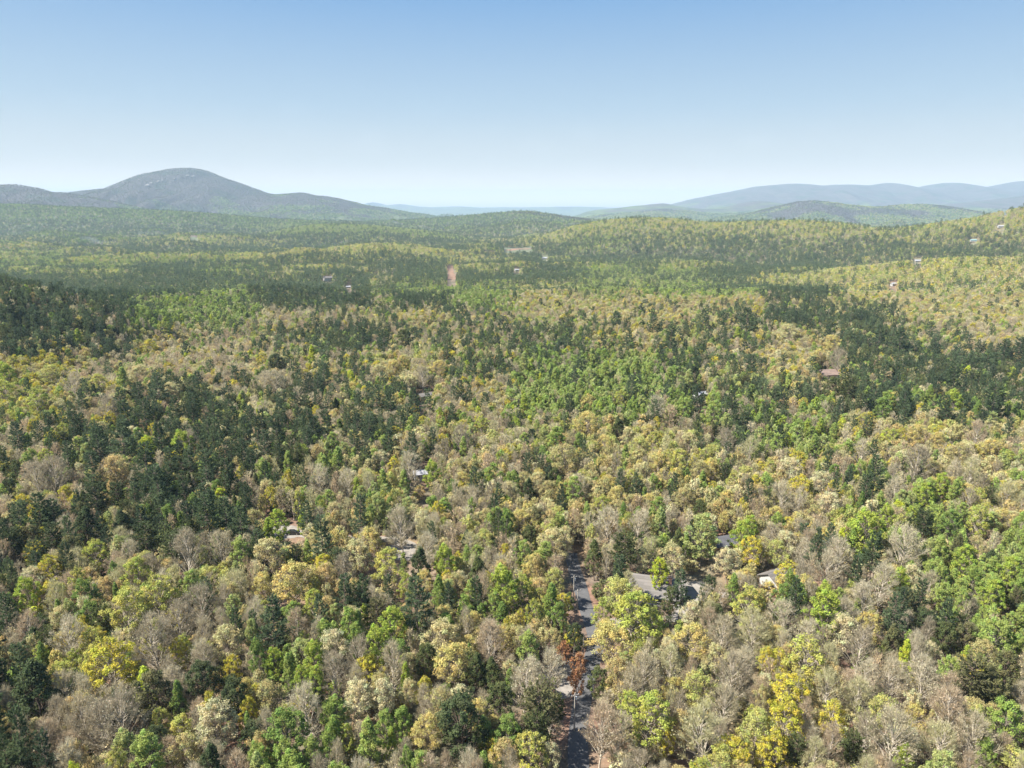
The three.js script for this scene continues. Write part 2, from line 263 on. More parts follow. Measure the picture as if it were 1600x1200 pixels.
function gable(w, d, h, over, y, thick = 0.22) { // two roof slabs meeting at a ridge along x
  const half = d / 2 + over, L = Math.hypot(half, h * (half / (d / 2))), a = Math.atan2(h, d / 2), rise = h * (half / (d / 2));
  return [1, -1].map((s) => { const g = new THREE.BoxGeometry(w + 2 * over, thick, L); g.rotateX(s * a); g.translate(0, y + h - rise / 2 + thick * 0.55, s * half / 2); return g; });
}
function house(label, pos, turn, { w, d, h, roofH, wall, roof, windows = 3, porch, chimney, storeys = 1, group }) {
  const o = thing('house', label, 'house', pos.clone().add(V(0, -0.5, 0)), turn, group), H = h * storeys + 0.5, body = new THREE.Shape();
  body.moveTo(-d / 2, 0); body.lineTo(d / 2, 0); body.lineTo(d / 2, H); body.lineTo(0, H + roofH); body.lineTo(-d / 2, H); body.closePath();
  part('wall', new THREE.ExtrudeGeometry(body, { depth: w, bevelEnabled: false }).translate(0, 0, -w / 2).rotateY(Math.PI / 2), wall, o);
  const rf = part('roof', mergeGeometries(gable(w, d, roofH, 0.6, H)), roof, o);
  rf.geometry.computeVertexNormals();
  for (let s = 0; s < storeys; s++) for (let k = 0; k < windows; k++) for (const f of [1, -1]) {
    const x = lerp(-w / 2, w / 2, (k + 0.5) / windows), y = 0.5 + h * s + h * 0.52;
    if (s === 0 && f === 1 && k === Math.floor(windows / 2)) { const dr = part('door', bx(1.05, 2.1, 0.1, x, 0.55 + 1.05, f * (d / 2 + 0.05)), M.timber, o); part('door_frame', mergeGeometries([bx(0.12, 2.25, 0.14, x - 0.6, 1.62, f * (d / 2 + 0.06)), bx(0.12, 2.25, 0.14, x + 0.6, 1.62, f * (d / 2 + 0.06)), bx(1.32, 0.12, 0.14, x, 2.8, f * (d / 2 + 0.06))]), M.trim, dr); continue; }
    const win = part('window', bx(1.2, 1.3, 0.06, x, y, f * (d / 2 + 0.02)), M.glass, o);
    part('frame', mergeGeometries([bx(0.1, 1.5, 0.1, x - 0.65, y, f * (d / 2 + 0.05)), bx(0.1, 1.5, 0.1, x + 0.65, y, f * (d / 2 + 0.05)), bx(1.2, 0.1, 0.1, x, y + 0.7, f * (d / 2 + 0.05)), bx(1.2, 0.1, 0.1, x, y - 0.7, f * (d / 2 + 0.05)), bx(1.2, 0.05, 0.08, x, y, f * (d / 2 + 0.07))]), M.trim, win);
  }
  for (const f of [1, -1]) part('window', bx(0.06, 1.2, 1.1, f * (w / 2 + 0.02), 0.5 + h * 0.55, d * 0.18), M.glass, o);
  if (chimney) part('chimney', mergeGeometries([bx(0.9, 2.4, 0.9, w * 0.24, H + roofH, d * 0.16), bx(1.1, 0.2, 1.1, w * 0.24, H + roofH + 1.3, d * 0.16)]), M.brick, o);
  if (porch) {
    part('deck', bx(w * 0.9, 0.3, 3, 0, 0.7, d / 2 + 1.6), porch, o);
    for (let k = 0; k < 5; k++) part('post', bx(0.16, 2.4, 0.16, lerp(-w * 0.44, w * 0.44, k / 4), 2.05, d / 2 + 3), M.trim, o);
    part('railing', mergeGeometries([bx(w * 0.9, 0.09, 0.09, 0, 1.85, d / 2 + 3.12), bx(w * 0.9, 0.07, 0.07, 0, 1.05, d / 2 + 3.12), ...[...Array(24).keys()].map((k) => bx(0.05, 0.8, 0.05, lerp(-w * 0.44, w * 0.44, k / 23), 1.45, d / 2 + 3.12))]), M.trim, o);
    part('porch_roof', new THREE.BoxGeometry(w * 0.94, 0.14, 3.4).rotateX(0.16).translate(0, 3.35, d / 2 + 1.7), roof, o);
  }
  keepOut.push([pos.x, pos.z, Math.hypot(w, d) / 2 - 0.5]);
  return o;
}
const spot = (px, py, lift = 3) => meet(px, py, lift);
const H1 = spot(1028, 907, 4);
house('grey-roofed house with a white deck among the trees right of the road', H1, -0.28, { w: 15, d: 9, h: 2.8, roofH: 2.3, wall: M.cream, roof: M.roofGrey, windows: 4, porch: M.white, chimney: true });
const H2 = spot(1218, 894, 4);
house('white grey-roofed house almost hidden by pale trees, lower right', H2, 0.5, { w: 9, d: 6.5, h: 2.8, roofH: 1.8, wall: M.white, roof: M.roofGrey, windows: 3, porch: M.white });
const H3 = spot(1130, 843, 3);
house('small dark-roofed shed between trees above the two-roof yard', H3, 0.3, { w: 8, d: 6, h: 2.5, roofH: 1.6, wall: M.timber, roof: M.roofDark, windows: 2 });
scene.children[scene.children.length - 1].userData.label = 'small dark-roofed house in the woods behind the grey-roofed house';
const H4 = spot(1297, 580, 4);
house('low house with a pink-brown roof under tan trees at the right', H4, 0.2, { w: 17, d: 10, h: 2.8, roofH: 2.4, wall: M.white, roof: M.roofPink, windows: 5 });
openings.push([1010, 890, 1040, 908], [1202, 881, 1210, 888], [1120, 836, 1142, 850], [1284, 570, 1312, 586]);
const FARHOUSES = [ // px, py, length, turn, wall, roof, storeys, label
  [512, 433, 15, 0.6, M.white, M.roofGrey, 2, 'white two-storey house above the dark pines left of the middle'], [544, 446, 8, 0.2, M.white, M.roofWhite, 1, 'small white shed below and right of the white two-storey house'],
  [303, 369, 26, 0.1, M.cream, M.roofBrown, 1, 'brown-roofed house on top of the wooded hill at left'], [1434, 406, 15, 0.05, M.cream, M.roofWhite, 1, 'long pale-roofed house on the tan ridge at right'],
  [1571, 331, 20, -0.35, M.cream, M.roofBrown, 1, 'brown-roofed house highest on the right-hand hill'], [1564, 352, 12, -0.2, M.white, M.roofWhite, 1, 'white house just below the highest house on the right'],
  [1521, 374, 12, -0.3, M.white, M.roofTeal, 1, 'teal-roofed house in dark trees on the right-hand hill'], [1396, 441, 8, 0.4, M.white, M.roofWhite, 1, 'small white house on the tan slope below the pale-roofed house'],
  [851, 402, 15, 0.05, M.white, M.roofWhite, 1, 'long white building at the valley edge near the middle'], [807, 420, 9, 0.5, M.white, M.roofWhite, 1, 'small white house between pines near the red clay cut'],
  [1447, 343, 9, 0, M.cream, M.roofWhite, 1, 'tiny pale house on the skyline, left of three on the hill'], [1527, 338, 9, 0, M.cream, M.roofWhite, 1, 'tiny pale house left of the highest brown-roofed house'],
  [1094, 610, 7, 0.4, M.white, M.roofWhite, 1, 'small white shed among green trees right of the middle'], [658, 731, 6, 0.3, M.white, M.roofWhite, 1, 'small white shed among bare trees below the middle pines'],
  [605, 343, 18, 0, M.white, M.roofWhite, 1, 'distant white building on the hazy hills'], [664, 612, 7, 0.5, M.timber, M.roofGrey, 1, 'small grey-roofed shed in bare woods left of the middle'],
];
for (const [px, py, w, turn, wall, roof, storeys, label] of FARHOUSES) {
  const p = spot(px, py, 5 + (storeys - 1) * 2), dep = sight(p.x, p.y, p.z)[2], r = (w * 0.55) / dep * FPX;
  house(label, p, turn, { w, d: w * 0.6, h: 3, roofH: w * 0.16, wall, roof, windows: w > 10 ? 3 : 2, storeys });
  openings.push([px - r, py - 0.3 * r - 2, px + r, py + 0.45 * r + 1]);
}
function car(label, pos, turn, paint) {
  const o = thing('parked_car', label, 'car', pos, turn), s = new THREE.Shape(), c = new THREE.Shape();
  s.moveTo(-2.2, 0.3); s.lineTo(2.15, 0.3); s.lineTo(2.25, 0.6); s.lineTo(2.05, 0.86); s.lineTo(1.1, 0.98); s.lineTo(-1.9, 1.0); s.lineTo(-2.25, 0.85); s.closePath();
  c.moveTo(1.05, 0.96); c.lineTo(0.35, 1.46); c.lineTo(-1.2, 1.48); c.lineTo(-1.95, 0.98); c.closePath();
  part('body', new THREE.ExtrudeGeometry(s, { depth: 1.6, bevelEnabled: true, bevelSize: 0.08, bevelThickness: 0.08, bevelSegments: 2 }).translate(0, 0, -0.8), paint, o);
  part('window', new THREE.ExtrudeGeometry(c, { depth: 1.34, bevelEnabled: true, bevelSize: 0.05, bevelThickness: 0.05, bevelSegments: 2 }).translate(0, 0, -0.67), M.glass, o);
  part('roof', new RoundedBoxGeometry(1.5, 0.07, 1.34, 2, 0.03).translate(-0.42, 1.53, 0), paint, o);
  for (const [x, z] of [[1.35, 0.82], [1.35, -0.82], [-1.35, 0.82], [-1.35, -0.82]]) { const t = part('wheel', new THREE.CylinderGeometry(0.34, 0.34, 0.22, 16).rotateX(Math.PI / 2).translate(x, 0.34, z), mat(0.03, 0.03, 0.03, 0.9), o); part('rim', new THREE.CylinderGeometry(0.2, 0.2, 0.24, 12).rotateX(Math.PI / 2).translate(x, 0.34, z), mat(0.5, 0.5, 0.52, 0.35, { metalness: 0.8 }), t); }
  for (const z of [0.55, -0.55]) part('headlight', bx(0.08, 0.14, 0.34, 2.28, 0.7, z), M.trim, o);
  return o;
}
M.paintDark = new THREE.MeshPhysicalMaterial({ color: 0x14181d, roughness: 0.35, clearcoat: 1, clearcoatRoughness: 0.08 });
const C1 = at(1043, 916, 0.8); car('dark car parked beside the grey-roofed house', C1.add(V(0, 0.1, 0)), 0.35, M.paintDark);
const C2 = at(458, 832, 0.8); car('dark car parked in the grey clearing at left', C2.add(V(0, 0.2, 0)), 0.1, M.paintDark);
openings.push([1034, 908, 1052, 918], [450, 826, 466, 836]);
M.pole = mat(0.36, 0.33, 0.29, 0.9);
const poleSpots = [[896, 946, 'utility pole at the left edge of the road\'s far stretch'], [902, 953, 'shorter utility pole standing just right of the roadside pole'], [897, 1029, 'utility pole on the verge above the gravel clearing'], [911, 1031, 'utility pole between the gravel clearing and the asphalt'], [897, 1142, 'utility pole at the left edge of the road\'s near end']];
poleSpots.forEach(([px, py, label], i) => {
  const p = at(px, py), o = thing('utility_pole', label, 'utility pole', p, 0.4, 'utility poles along the road'), h = [9.5, 6.5, 9.5, 7.5, 9.5][i];
  part('pole', new THREE.CylinderGeometry(0.11, 0.16, h, 10).translate(0, h / 2, 0), M.pole, o);
  const arm = part('crossarm', bx(1.9, 0.12, 0.1, 0, h - 0.5, 0.13), M.pole, o);
  for (const x of [-0.85, -0.3, 0.3, 0.85]) part('insulator', new THREE.CylinderGeometry(0.04, 0.06, 0.18, 8).translate(x, h - 0.35, 0.13), M.trim, arm);
  if (i % 2 === 0) part('transformer', new THREE.CylinderGeometry(0.2, 0.2, 0.7, 12).translate(0.34, h - 1.4, 0), mat(0.5, 0.52, 0.53, 0.5), o);
});
{ // lattice radio mast on the far hill
  const p = meet(1107, 344), dep = sight(p.x, p.y, p.z)[2], h = 24 / FPX * dep, o = thing('radio_mast', 'thin lattice radio mast rising above the wooded skyline right of centre', 'radio mast', p), steel = mat(0.14, 0.14, 0.15, 0.6);
  const bar = (a, b, r) => { const d = b.clone().sub(a), g = new THREE.CylinderGeometry(r, r, d.length(), 5); g.applyQuaternion(new THREE.Quaternion().setFromUnitVectors(V(0, 1, 0), d.clone().normalize())); return g.translate((a.x + b.x) / 2, (a.y + b.y) / 2, (a.z + b.z) / 2); };
  const leg = (k, t) => V(Math.cos(k * 2.094) * lerp(2.2, 0.9, t), t * h, Math.sin(k * 2.094) * lerp(2.2, 0.9, t));
  for (let k = 0; k < 3; k++) part('leg', bar(leg(k, 0), leg(k, 1), 0.28), steel, o);
  const br = []; for (let j = 0; j < 14; j++) for (let k = 0; k < 3; k++) { br.push(bar(leg(k, j / 14), leg((k + 1) % 3, (j + 1) / 14), 0.12), bar(leg(k, j / 14), leg((k + 1) % 3, j / 14), 0.1)); }
  part('bracing', mergeGeometries(br), steel, o).userData.kind = 'stuff';
  part('antenna', new THREE.CylinderGeometry(0.12, 0.2, 6, 6).translate(0, h + 3, 0), steel, o);
}
{ // bare rock faces high on the far mountain
  const rock = noiseTexture(64, (i, j) => { const v = 0.26 + 0.16 * tiling(i, j, 64, 6, 3) + 0.1 * (hash2(i, j, 2) - 0.5); return [v, v * 0.95, v * 0.92]; }), rm = new THREE.MeshStandardMaterial({ map: rock, roughness: 1 }), R = FAR.mountain;
  const names = ['largest pale rock face low on the mountain\'s left shoulder', 'small pale rock face beside the largest one on the left shoulder', 'pale rock streak on the mountain\'s upper left slope', 'narrow pale rock streak right of the upper left one', 'small pale ledge below the mountain\'s summit, left', 'pale rock face just under the mountain\'s summit', 'pale rock face right of the one under the summit'];
  [[229, 290.5, 7, 4.5], [236, 287.5, 4, 3.5], [247, 284.5, 4, 4], [253, 283, 2.5, 3], [272.5, 280.5, 4.5, 1.6], [292.5, 275, 6, 2.2], [300.5, 276.3, 6, 2.4]].forEach(([px, py, w, h], n) => {
    const b = bearing(px, py); let t = 5200; while (t < 9500 && EYE + b.y * t > ridgeHeight(R, b.x * t, b.z * t)) t += 4;
    const W = w / FPX * t, Hh = h / FPX * t, r = rngOf(900 + n), g = new THREE.IcosahedronGeometry(1, 3), q = g.attributes.position;
    for (let i = 0; i < q.count; i++) { const x = q.getX(i), y = q.getY(i), z = q.getZ(i), k = 1 + 0.4 * fbm(x * 1.7 + n * 9, y * 1.7 + z * 1.3, 3); q.setXYZ(i, x * W / 2 * k + y * W * 0.2, y * Hh / 2 * k, z * 9 * k - y * Hh * 0.3); }
    g.computeVertexNormals(); const m = part(numbered('rock_face'), g, rm, scene); m.position.set(b.x * t, ridgeHeight(R, b.x * t, b.z * t) + 4, b.z * t); tag(m, names[n], 'rock face', 'rock faces on the mountain');
  });
}
{ // thin smoke from a fire in the valley on the left
  const p = meet(140, 378, 8), dep = sight(p.x, p.y, p.z)[2], k = dep / FPX, g = [];
  const r = rngOf(5);
  for (let i = 0; i < 26; i++) { const f = i / 25, s = new THREE.IcosahedronGeometry(1, 3), q = s.attributes.position, R = (1.6 + 2.6 * Math.sin(0.4 + f * 2.3)) * k; for (let j = 0; j < q.count; j++) { const x = q.getX(j), y = q.getY(j), z = q.getZ(j), a = 1 + 0.5 * fbm(x * 1.5 + i * 3, y * 1.5 + z, 3); q.setXYZ(j, x * R * 1.7 * a, y * R * 0.8 * a, z * R * a); } s.translate((-9 + f * 38 + 3 * (r() - 0.5)) * k, (10 - f * 9 + 2 * (r() - 0.5)) * k, (r() - 0.5) * 60); g.push(s); }
  const m = part('smoke', mergeGeometries(g), new THREE.MeshStandardMaterial({ color: new THREE.Color().setRGB(0.8, 0.85, 0.9), transparent: true, opacity: 0.013, roughness: 1, depthWrite: false }), scene);
  m.position.copy(p); tag(m, 'thin blue smoke drifting over the woods at far left', 'smoke', null, 'stuff');
}

// ---------------------------------------------------------------- shapes of trees
class Shape {
  constructor() { this.p = []; this.c = []; this.i = []; }
  put(v, c) { this.p.push(v.x, v.y, v.z); this.c.push(c[0], c[1], c[2]); return this.p.length / 3 - 1; }
  tube(pts, r0, r1, sides, c) {
    let last = null; const n = pts.length;
    for (let k = 0; k < n; k++) {
      const a = pts[Math.max(0, k - 1)], b = pts[Math.min(n - 1, k + 1)], d = b.clone().sub(a).normalize();
      const u = Math.abs(d.y) > 0.9 ? V(1, 0, 0) : V(0, 1, 0); u.cross(d).normalize(); const w = d.clone().cross(u), r = lerp(r0, r1, k / (n - 1)), ring = [];
      for (let s = 0; s < sides; s++) { const t = s / sides * 6.2832; ring.push(this.put(pts[k].clone().addScaledVector(u, r * Math.cos(t)).addScaledVector(w, r * Math.sin(t)), c)); }
      if (last) for (let s = 0; s < sides; s++) { const e = (s + 1) % sides; this.i.push(last[s], last[e], ring[s], last[e], ring[e], ring[s]); }
      last = ring;
    }
  }
  blade(a, b, w, side, c) { const s = side.clone().multiplyScalar(w / 2), i = this.put(a.clone().add(s), c); this.put(a.clone().sub(s), c); this.put(b, c); this.i.push(i, i + 1, i + 2); }
  leaf(o, u, v, c) { const i = this.put(o.clone().addScaledVector(u, -1).addScaledVector(v, -0.3), c); this.put(o.clone().addScaledVector(v, -1), c); this.put(o.clone().addScaledVector(u, 1).addScaledVector(v, 0.25), c); this.put(o.clone().add(v), c); this.i.push(i, i + 1, i + 2, i, i + 2, i + 3); }
  geometry() {
    const g = new THREE.BufferGeometry(); g.setAttribute('position', new THREE.Float32BufferAttribute(this.p, 3)); g.setAttribute('color', new THREE.Float32BufferAttribute(this.c, 3));
    g.setIndex(this.i); g.computeVertexNormals(); return g;
  }
  get triangles() { return this.i.length / 3; }
}
function unit(r) { const z = 2 * r() - 1, t = 6.2832 * r(), q = Math.sqrt(1 - z * z); return V(q * Math.cos(t), z, q * Math.sin(t)); }
const bend = (a, m, b, n) => [...Array(n + 1).keys()].map((k) => { const t = k / n; return a.clone().multiplyScalar((1 - t) * (1 - t)).addScaledVector(m, 2 * t * (1 - t)).addScaledVector(b, t * t); });

// broad-leaved trees: a forking trunk, limbs that carry clumps of twigs, leaves round the twigs
function broadleaf(o) {
  const r = rngOf(o.seed), wood = new Shape(), twig = new Shape(), leaf = new Shape(), h = o.h, R = o.w / 2, y0 = o.base * h, bark = [1, 1, 1];
  const prof = (t) => o.shape === 'cone' ? Math.pow(1 - t, 0.72) * Math.min(1, 0.45 + t * 3.2) : o.shape === 'column' ? Math.sqrt(Math.max(0, 1 - t * t * 0.96)) * Math.min(1, 0.6 + t * 2) : Math.sqrt(Math.max(0.02, 1 - Math.pow(Math.max(0, (t - 0.34) / 0.66), 2))) * Math.min(1, 0.5 + t * 1.5);
  const lean = V((r() - 0.5) * 0.12 * h, 0, (r() - 0.5) * 0.12 * h), tip = 0.62 + 0.3 * (o.shape !== 'dome');
  const axis = (y) => V(lean.x * (y / h) ** 1.4 + 0.22 * Math.sin(y * 0.7 + o.seed), y, lean.z * (y / h) ** 1.4 + 0.22 * Math.cos(y * 0.6 + o.seed * 2));
  const tr = 0.0145 * h;
  wood.tube([...Array(8).keys()].map((k) => axis(k / 7 * h * tip)), tr, tr * 0.35, o.detail > 1 ? 6 : 4, bark);
  const n = o.clumps, lob = 2 + Math.floor(r() * 3), ph = r() * 6;
  for (let k = 0; k < n; k++) {
    const t = Math.pow((k + r()) / n, 0.82), az = k * 2.39996 + (r() - 0.5) * 1.1, lobe = 1 + o.bumpy * (0.5 * Math.sin(lob * az + ph + t * 5) + (r() - 0.5) * 0.9);
    const q = k % 5 === 0 ? 0.35 + 0.3 * r() : 0.78 + 0.22 * r(), rad = R * prof(t) * q * lobe, y = y0 + t * (h - y0) * (0.94 + 0.1 * r()), c = axis(y).add(V(Math.cos(az) * rad, 0, Math.sin(az) * rad));
    const cr = R * o.clump * (0.7 + 0.6 * r()), out = V(Math.cos(az) * (0.3 + rad / R), 0.55 + 0.8 * t + (o.upright ?? 0), Math.sin(az) * (0.3 + rad / R)).normalize();
    const ya = clamp(y - rad * (0.55 + 0.5 * r()) - 0.08 * h, y0 * 0.72, h * tip), a = axis(ya), m = a.clone().lerp(c, 0.5).add(V(0, -0.06 * rad, 0)).addScaledVector(out, 0.1 * rad);
    if (o.detail > 0) wood.tube(bend(a, m, c, o.detail > 1 ? 4 : 2), tr * (0.2 + 0.2 * (1 - t)) * (o.limb ?? 1), 0.035 * (o.limb ?? 1), 3, bark);
    for (let j = 0; j < o.twigs; j++) {
      const f = 0.35 + 0.6 * r(), s = m.clone().lerp(c, f), d = unit(r).addScaledVector(out, 1.05 + 0.5 * (o.upright ?? 0)).normalize(), e = s.clone().addScaledVector(d, cr * (0.9 + 0.7 * r()));
      const v = 0.75 + 0.5 * r(); twig.blade(s, e, o.twigW * (0.7 + 0.6 * r()), unit(r).cross(d).normalize(), [v, v, v]);
    }
    const tone = 0.84 + 0.32 * r(), warm = 0.86 + 0.26 * r(), full = o.detail ? Math.round(o.leaves * (0.35 + 1.25 * r())) : o.leaves;
    for (let j = 0; j < full; j++) {
      const d = unit(r); d.y = d.y * 0.85 + 0.18; const q2 = Math.pow(r(), 0.4) * cr * (0.75 + 0.5 * r()), at = c.clone().addScaledVector(d, q2); if (d.dot(out) < -0.35 && r() < 0.6) continue;
      const nn = unit(r).addScaledVector(d, 0.9).addScaledVector(V(0, 1, 0), 0.5).normalize(), u = unit(r).cross(nn).normalize(), w = nn.clone().cross(u), s = o.leaf * (0.6 + 0.8 * r()), v = tone * (0.82 + 0.36 * r());
      leaf.leaf(at, u.multiplyScalar(s), w.multiplyScalar(s * (0.55 + 0.35 * r())), [v * warm, v, v * (0.85 + 0.3 * r())]);
    }
  }
  return { wood, twig, leaf, h, w: o.w };
}
// tall pines with whorls of level branches that carry plumes of needles
function whorled(o) {
  const r = rngOf(o.seed), wood = new Shape(), leaf = new Shape(), h = o.h, R = o.w / 2, y0 = o.base * h, tr = 0.013 * h;
  const axis = (y) => V(0.25 * Math.sin(y * 0.2 + o.seed), y, 0.25 * Math.cos(y * 0.23 + o.seed));
  wood.tube([...Array(8).keys()].map((k) => axis(k / 7 * h * 0.985)), tr, 0.04, o.detail > 1 ? 6 : 4, [1, 1, 1]);
  const levels = o.levels;
  for (let k = 0; k < levels; k++) {
    const t = (k + 0.3 * r()) / levels, y = y0 + t * (h - y0), len0 = R * (o.round ? Math.sqrt(Math.max(0.05, 1 - Math.pow((t - 0.3) / 0.72, 2))) : Math.pow(1 - t, 0.62) * Math.min(1, 0.62 + t * 2.2)) + 0.5;
    const nb = o.arms + Math.floor(r() * 2), a0 = r() * 6.28, gap = 0.6 + 0.55 * r();
    for (let b = 0; b < nb; b++) {
      const az = a0 + b / nb * 6.2832 + (r() - 0.5) * 0.7, L = len0 * gap * (0.62 + 0.55 * r()); if (r() < 0.1) continue;
      const dir = V(Math.cos(az), 0, Math.sin(az)), rise = lerp(0.06, 0.75, t * t) + (r() - 0.5) * 0.2, s = axis(y), m = s.clone().addScaledVector(dir, L * 0.55).add(V(0, L * (rise * 0.35 - 0.05), 0)), e = s.clone().addScaledVector(dir, L).add(V(0, L * rise, 0));
      if (o.detail > 0) wood.tube([s, m, e], 0.05 + 0.012 * L, 0.02, 3, [1, 1, 1]);
      const nt = Math.max(2, Math.round(o.tufts * (0.4 + L / R))), tone = 0.84 + 0.32 * r();
      for (let q = 0; q < nt; q++) {
        const f = 0.28 + 0.76 * Math.pow((q + r()) / nt, 0.8), side = (r() - 0.5) * L * 0.55 * (1.15 - f * 0.6), c0 = f < 0.55 ? s.clone().lerp(m, f / 0.55) : m.clone().lerp(e, Math.min(1.04, (f - 0.55) / 0.45));
        c0.add(V(-dir.z * side, 0.12 + (r() - 0.5) * 0.35, dir.x * side));
        for (let j = 0; j < o.needles; j++) {
          const g = dir.clone().multiplyScalar(0.9).add(V(-dir.z * side * 0.35, 0.55, dir.x * side * 0.35)).normalize().add(unit(r).multiplyScalar(0.85)).normalize(), sd = unit(r).cross(g).normalize(), l = o.needle * (0.6 + 0.7 * r()), v = tone * (0.78 + 0.44 * r());
          leaf.leaf(c0.clone().addScaledVector(g, l * 0.7), g.multiplyScalar(l), sd.multiplyScalar(l * 0.30), [v, v, v * (0.9 + 0.2 * r())]);
        }
      }
    }
  }
  return { wood, twig: new Shape(), leaf, h, w: o.w };
}
const KINDS = {
  w: { name: 'layered_pine_tree', bark: [0.13, 0.10, 0.08], make: (q, s) => whorled({ seed: s, h: 19.5 + (s % 3) * 1.4, w: 9, base: 0.34, levels: [8, 12, 14][q], arms: [4, 4, 4][q], tufts: [3, 6, 15][q], needles: [2, 3, 4][q], needle: [1.2, 0.68, 0.42][q], detail: q }) },
  s: { name: 'round_pine_tree', bark: [0.15, 0.11, 0.085], make: (q, s) => s % 3 === 2
    ? whorled({ seed: s, round: true, h: 16, w: 8.4, base: 0.42, levels: [7, 11, 14][q], arms: [4, 5, 5][q], tufts: [2, 5, 11][q], needles: [2, 3, 4][q], needle: [1.2, 0.66, 0.42][q], detail: q })
    : broadleaf({ seed: s, h: 16, w: 8.4, base: 0.3, shape: s % 3 ? 'cone' : 'dome', clumps: [12, 40, 75][q], clump: [0.36, 0.24, 0.2][q], bumpy: 0.3, twigs: 0, twigW: 0.05, leaves: [11, 46, 100][q], leaf: [0.95, 0.36, 0.19][q], detail: q }) },
  b: { name: 'bare_tree', bark: [0.44, 0.39, 0.315], make: (q, s) => broadleaf({ seed: s, h: 16.4, w: 8.6, base: 0.28, upright: 0.9, limb: 1.05, shape: s % 2 ? 'column' : 'dome', clumps: [12, 40, 70][q], clump: [0.42, 0.34, 0.32][q], bumpy: 0.4, twigs: [7, 18, 44][q], twigW: [0.5, 0.16, 0.055][q], leaves: [2, 4, 9][q], leaf: [0.7, 0.3, 0.13][q], detail: q }) },
  o: { name: 'tan_budding_tree', bark: [0.32, 0.265, 0.21], make: (q, s) => broadleaf({ seed: s, h: 15, w: 9.4, base: 0.36, shape: 'dome', clumps: [14, 44, 76][q], clump: [0.36, 0.255, 0.215][q], bumpy: 0.42, twigs: [0, 7, 17][q], twigW: [0.3, 0.14, 0.07][q], leaves: [11, 40, 92][q], leaf: [0.92, 0.33, 0.165][q], detail: q }) },
  y: { name: 'yellow_budding_tree', bark: [0.36, 0.31, 0.25], make: (q, s) => broadleaf({ seed: s, h: 15.6, w: 9.2, base: 0.3, shape: s % 2 ? 'dome' : 'column', clumps: [14, 44, 84][q], clump: [0.34, 0.22, 0.17][q], bumpy: 0.42, twigs: [0, 7, 15][q], twigW: [0.3, 0.14, 0.07][q], leaves: [11, 40, 78][q], leaf: [0.9, 0.33, 0.17][q], detail: q }) },
  g: { name: 'green_leafy_tree', bark: [0.2, 0.17, 0.14], make: (q, s) => broadleaf({ seed: s, h: 17, w: 8, base: 0.26, shape: ['cone', 'dome', 'column'][s % 3], clumps: [14, 48, 84][q], clump: [0.36, 0.25, 0.2][q], bumpy: 0.42, twigs: [0, 3, 6][q], twigW: [0.3, 0.14, 0.06][q], leaves: [12, 46, 100][q], leaf: [0.9, 0.34, 0.18][q], detail: q }) },
};
// colours of crowns as they are by daylight, and the words for them
const TINTS = {
  w: [[[0.108, 0.150, 0.074], 'blue-green'], [[0.086, 0.124, 0.056], 'deep green'], [[0.130, 0.172, 0.080], 'soft green'], [[0.066, 0.098, 0.050], 'very dark'], [[0.128, 0.156, 0.064], 'olive green']],
  s: [[[0.108, 0.130, 0.046], 'dark olive'], [[0.078, 0.104, 0.042], 'dark green'], [[0.125, 0.148, 0.050], 'mossy green'], [[0.150, 0.150, 0.064], 'dull olive']],
  b: [[[0.46, 0.405, 0.275], 'grey-brown'], [[0.37, 0.32, 0.225], 'dark grey'], [[0.53, 0.475, 0.335], 'pale grey'], [[0.47, 0.375, 0.255], 'pinkish brown'], [[0.49, 0.46, 0.26], 'straw grey'], [[0.12, 0.108, 0.10], 'deep grey']],
  o: [[[0.52, 0.445, 0.155], 'golden tan'], [[0.42, 0.375, 0.16], 'brownish'], [[0.50, 0.455, 0.225], 'sandy'], [[0.48, 0.385, 0.165], 'rusty tan'], [[0.54, 0.50, 0.29], 'cream'], [[0.43, 0.435, 0.135], 'olive gold'], [[0.40, 0.21, 0.10], 'rust-red']],
  y: [[[0.50, 0.45, 0.06], 'yellow'], [[0.45, 0.44, 0.11], 'pale yellow-green'], [[0.53, 0.47, 0.065], 'golden yellow'], [[0.38, 0.41, 0.085], 'yellow-green']],
  g: [[[0.25, 0.33, 0.075], 'fresh green'], [[0.19, 0.265, 0.062], 'mid green'], [[0.30, 0.37, 0.095], 'light green'], [[0.35, 0.39, 0.14], 'pale green'], [[0.33, 0.40, 0.065], 'lime green'], [[0.44, 0.49, 0.05], 'bright lime']],
};
const NVAR = { w: 4, s: 3, b: 4, o: 4, y: 4, g: 3 };
const leafMaterial = (c) => new THREE.MeshPhysicalMaterial({ color: new THREE.Color().setRGB(...c), vertexColors: true, roughness: 1, transmission: 0.42, thickness: 0, specularIntensity: 0.2 });
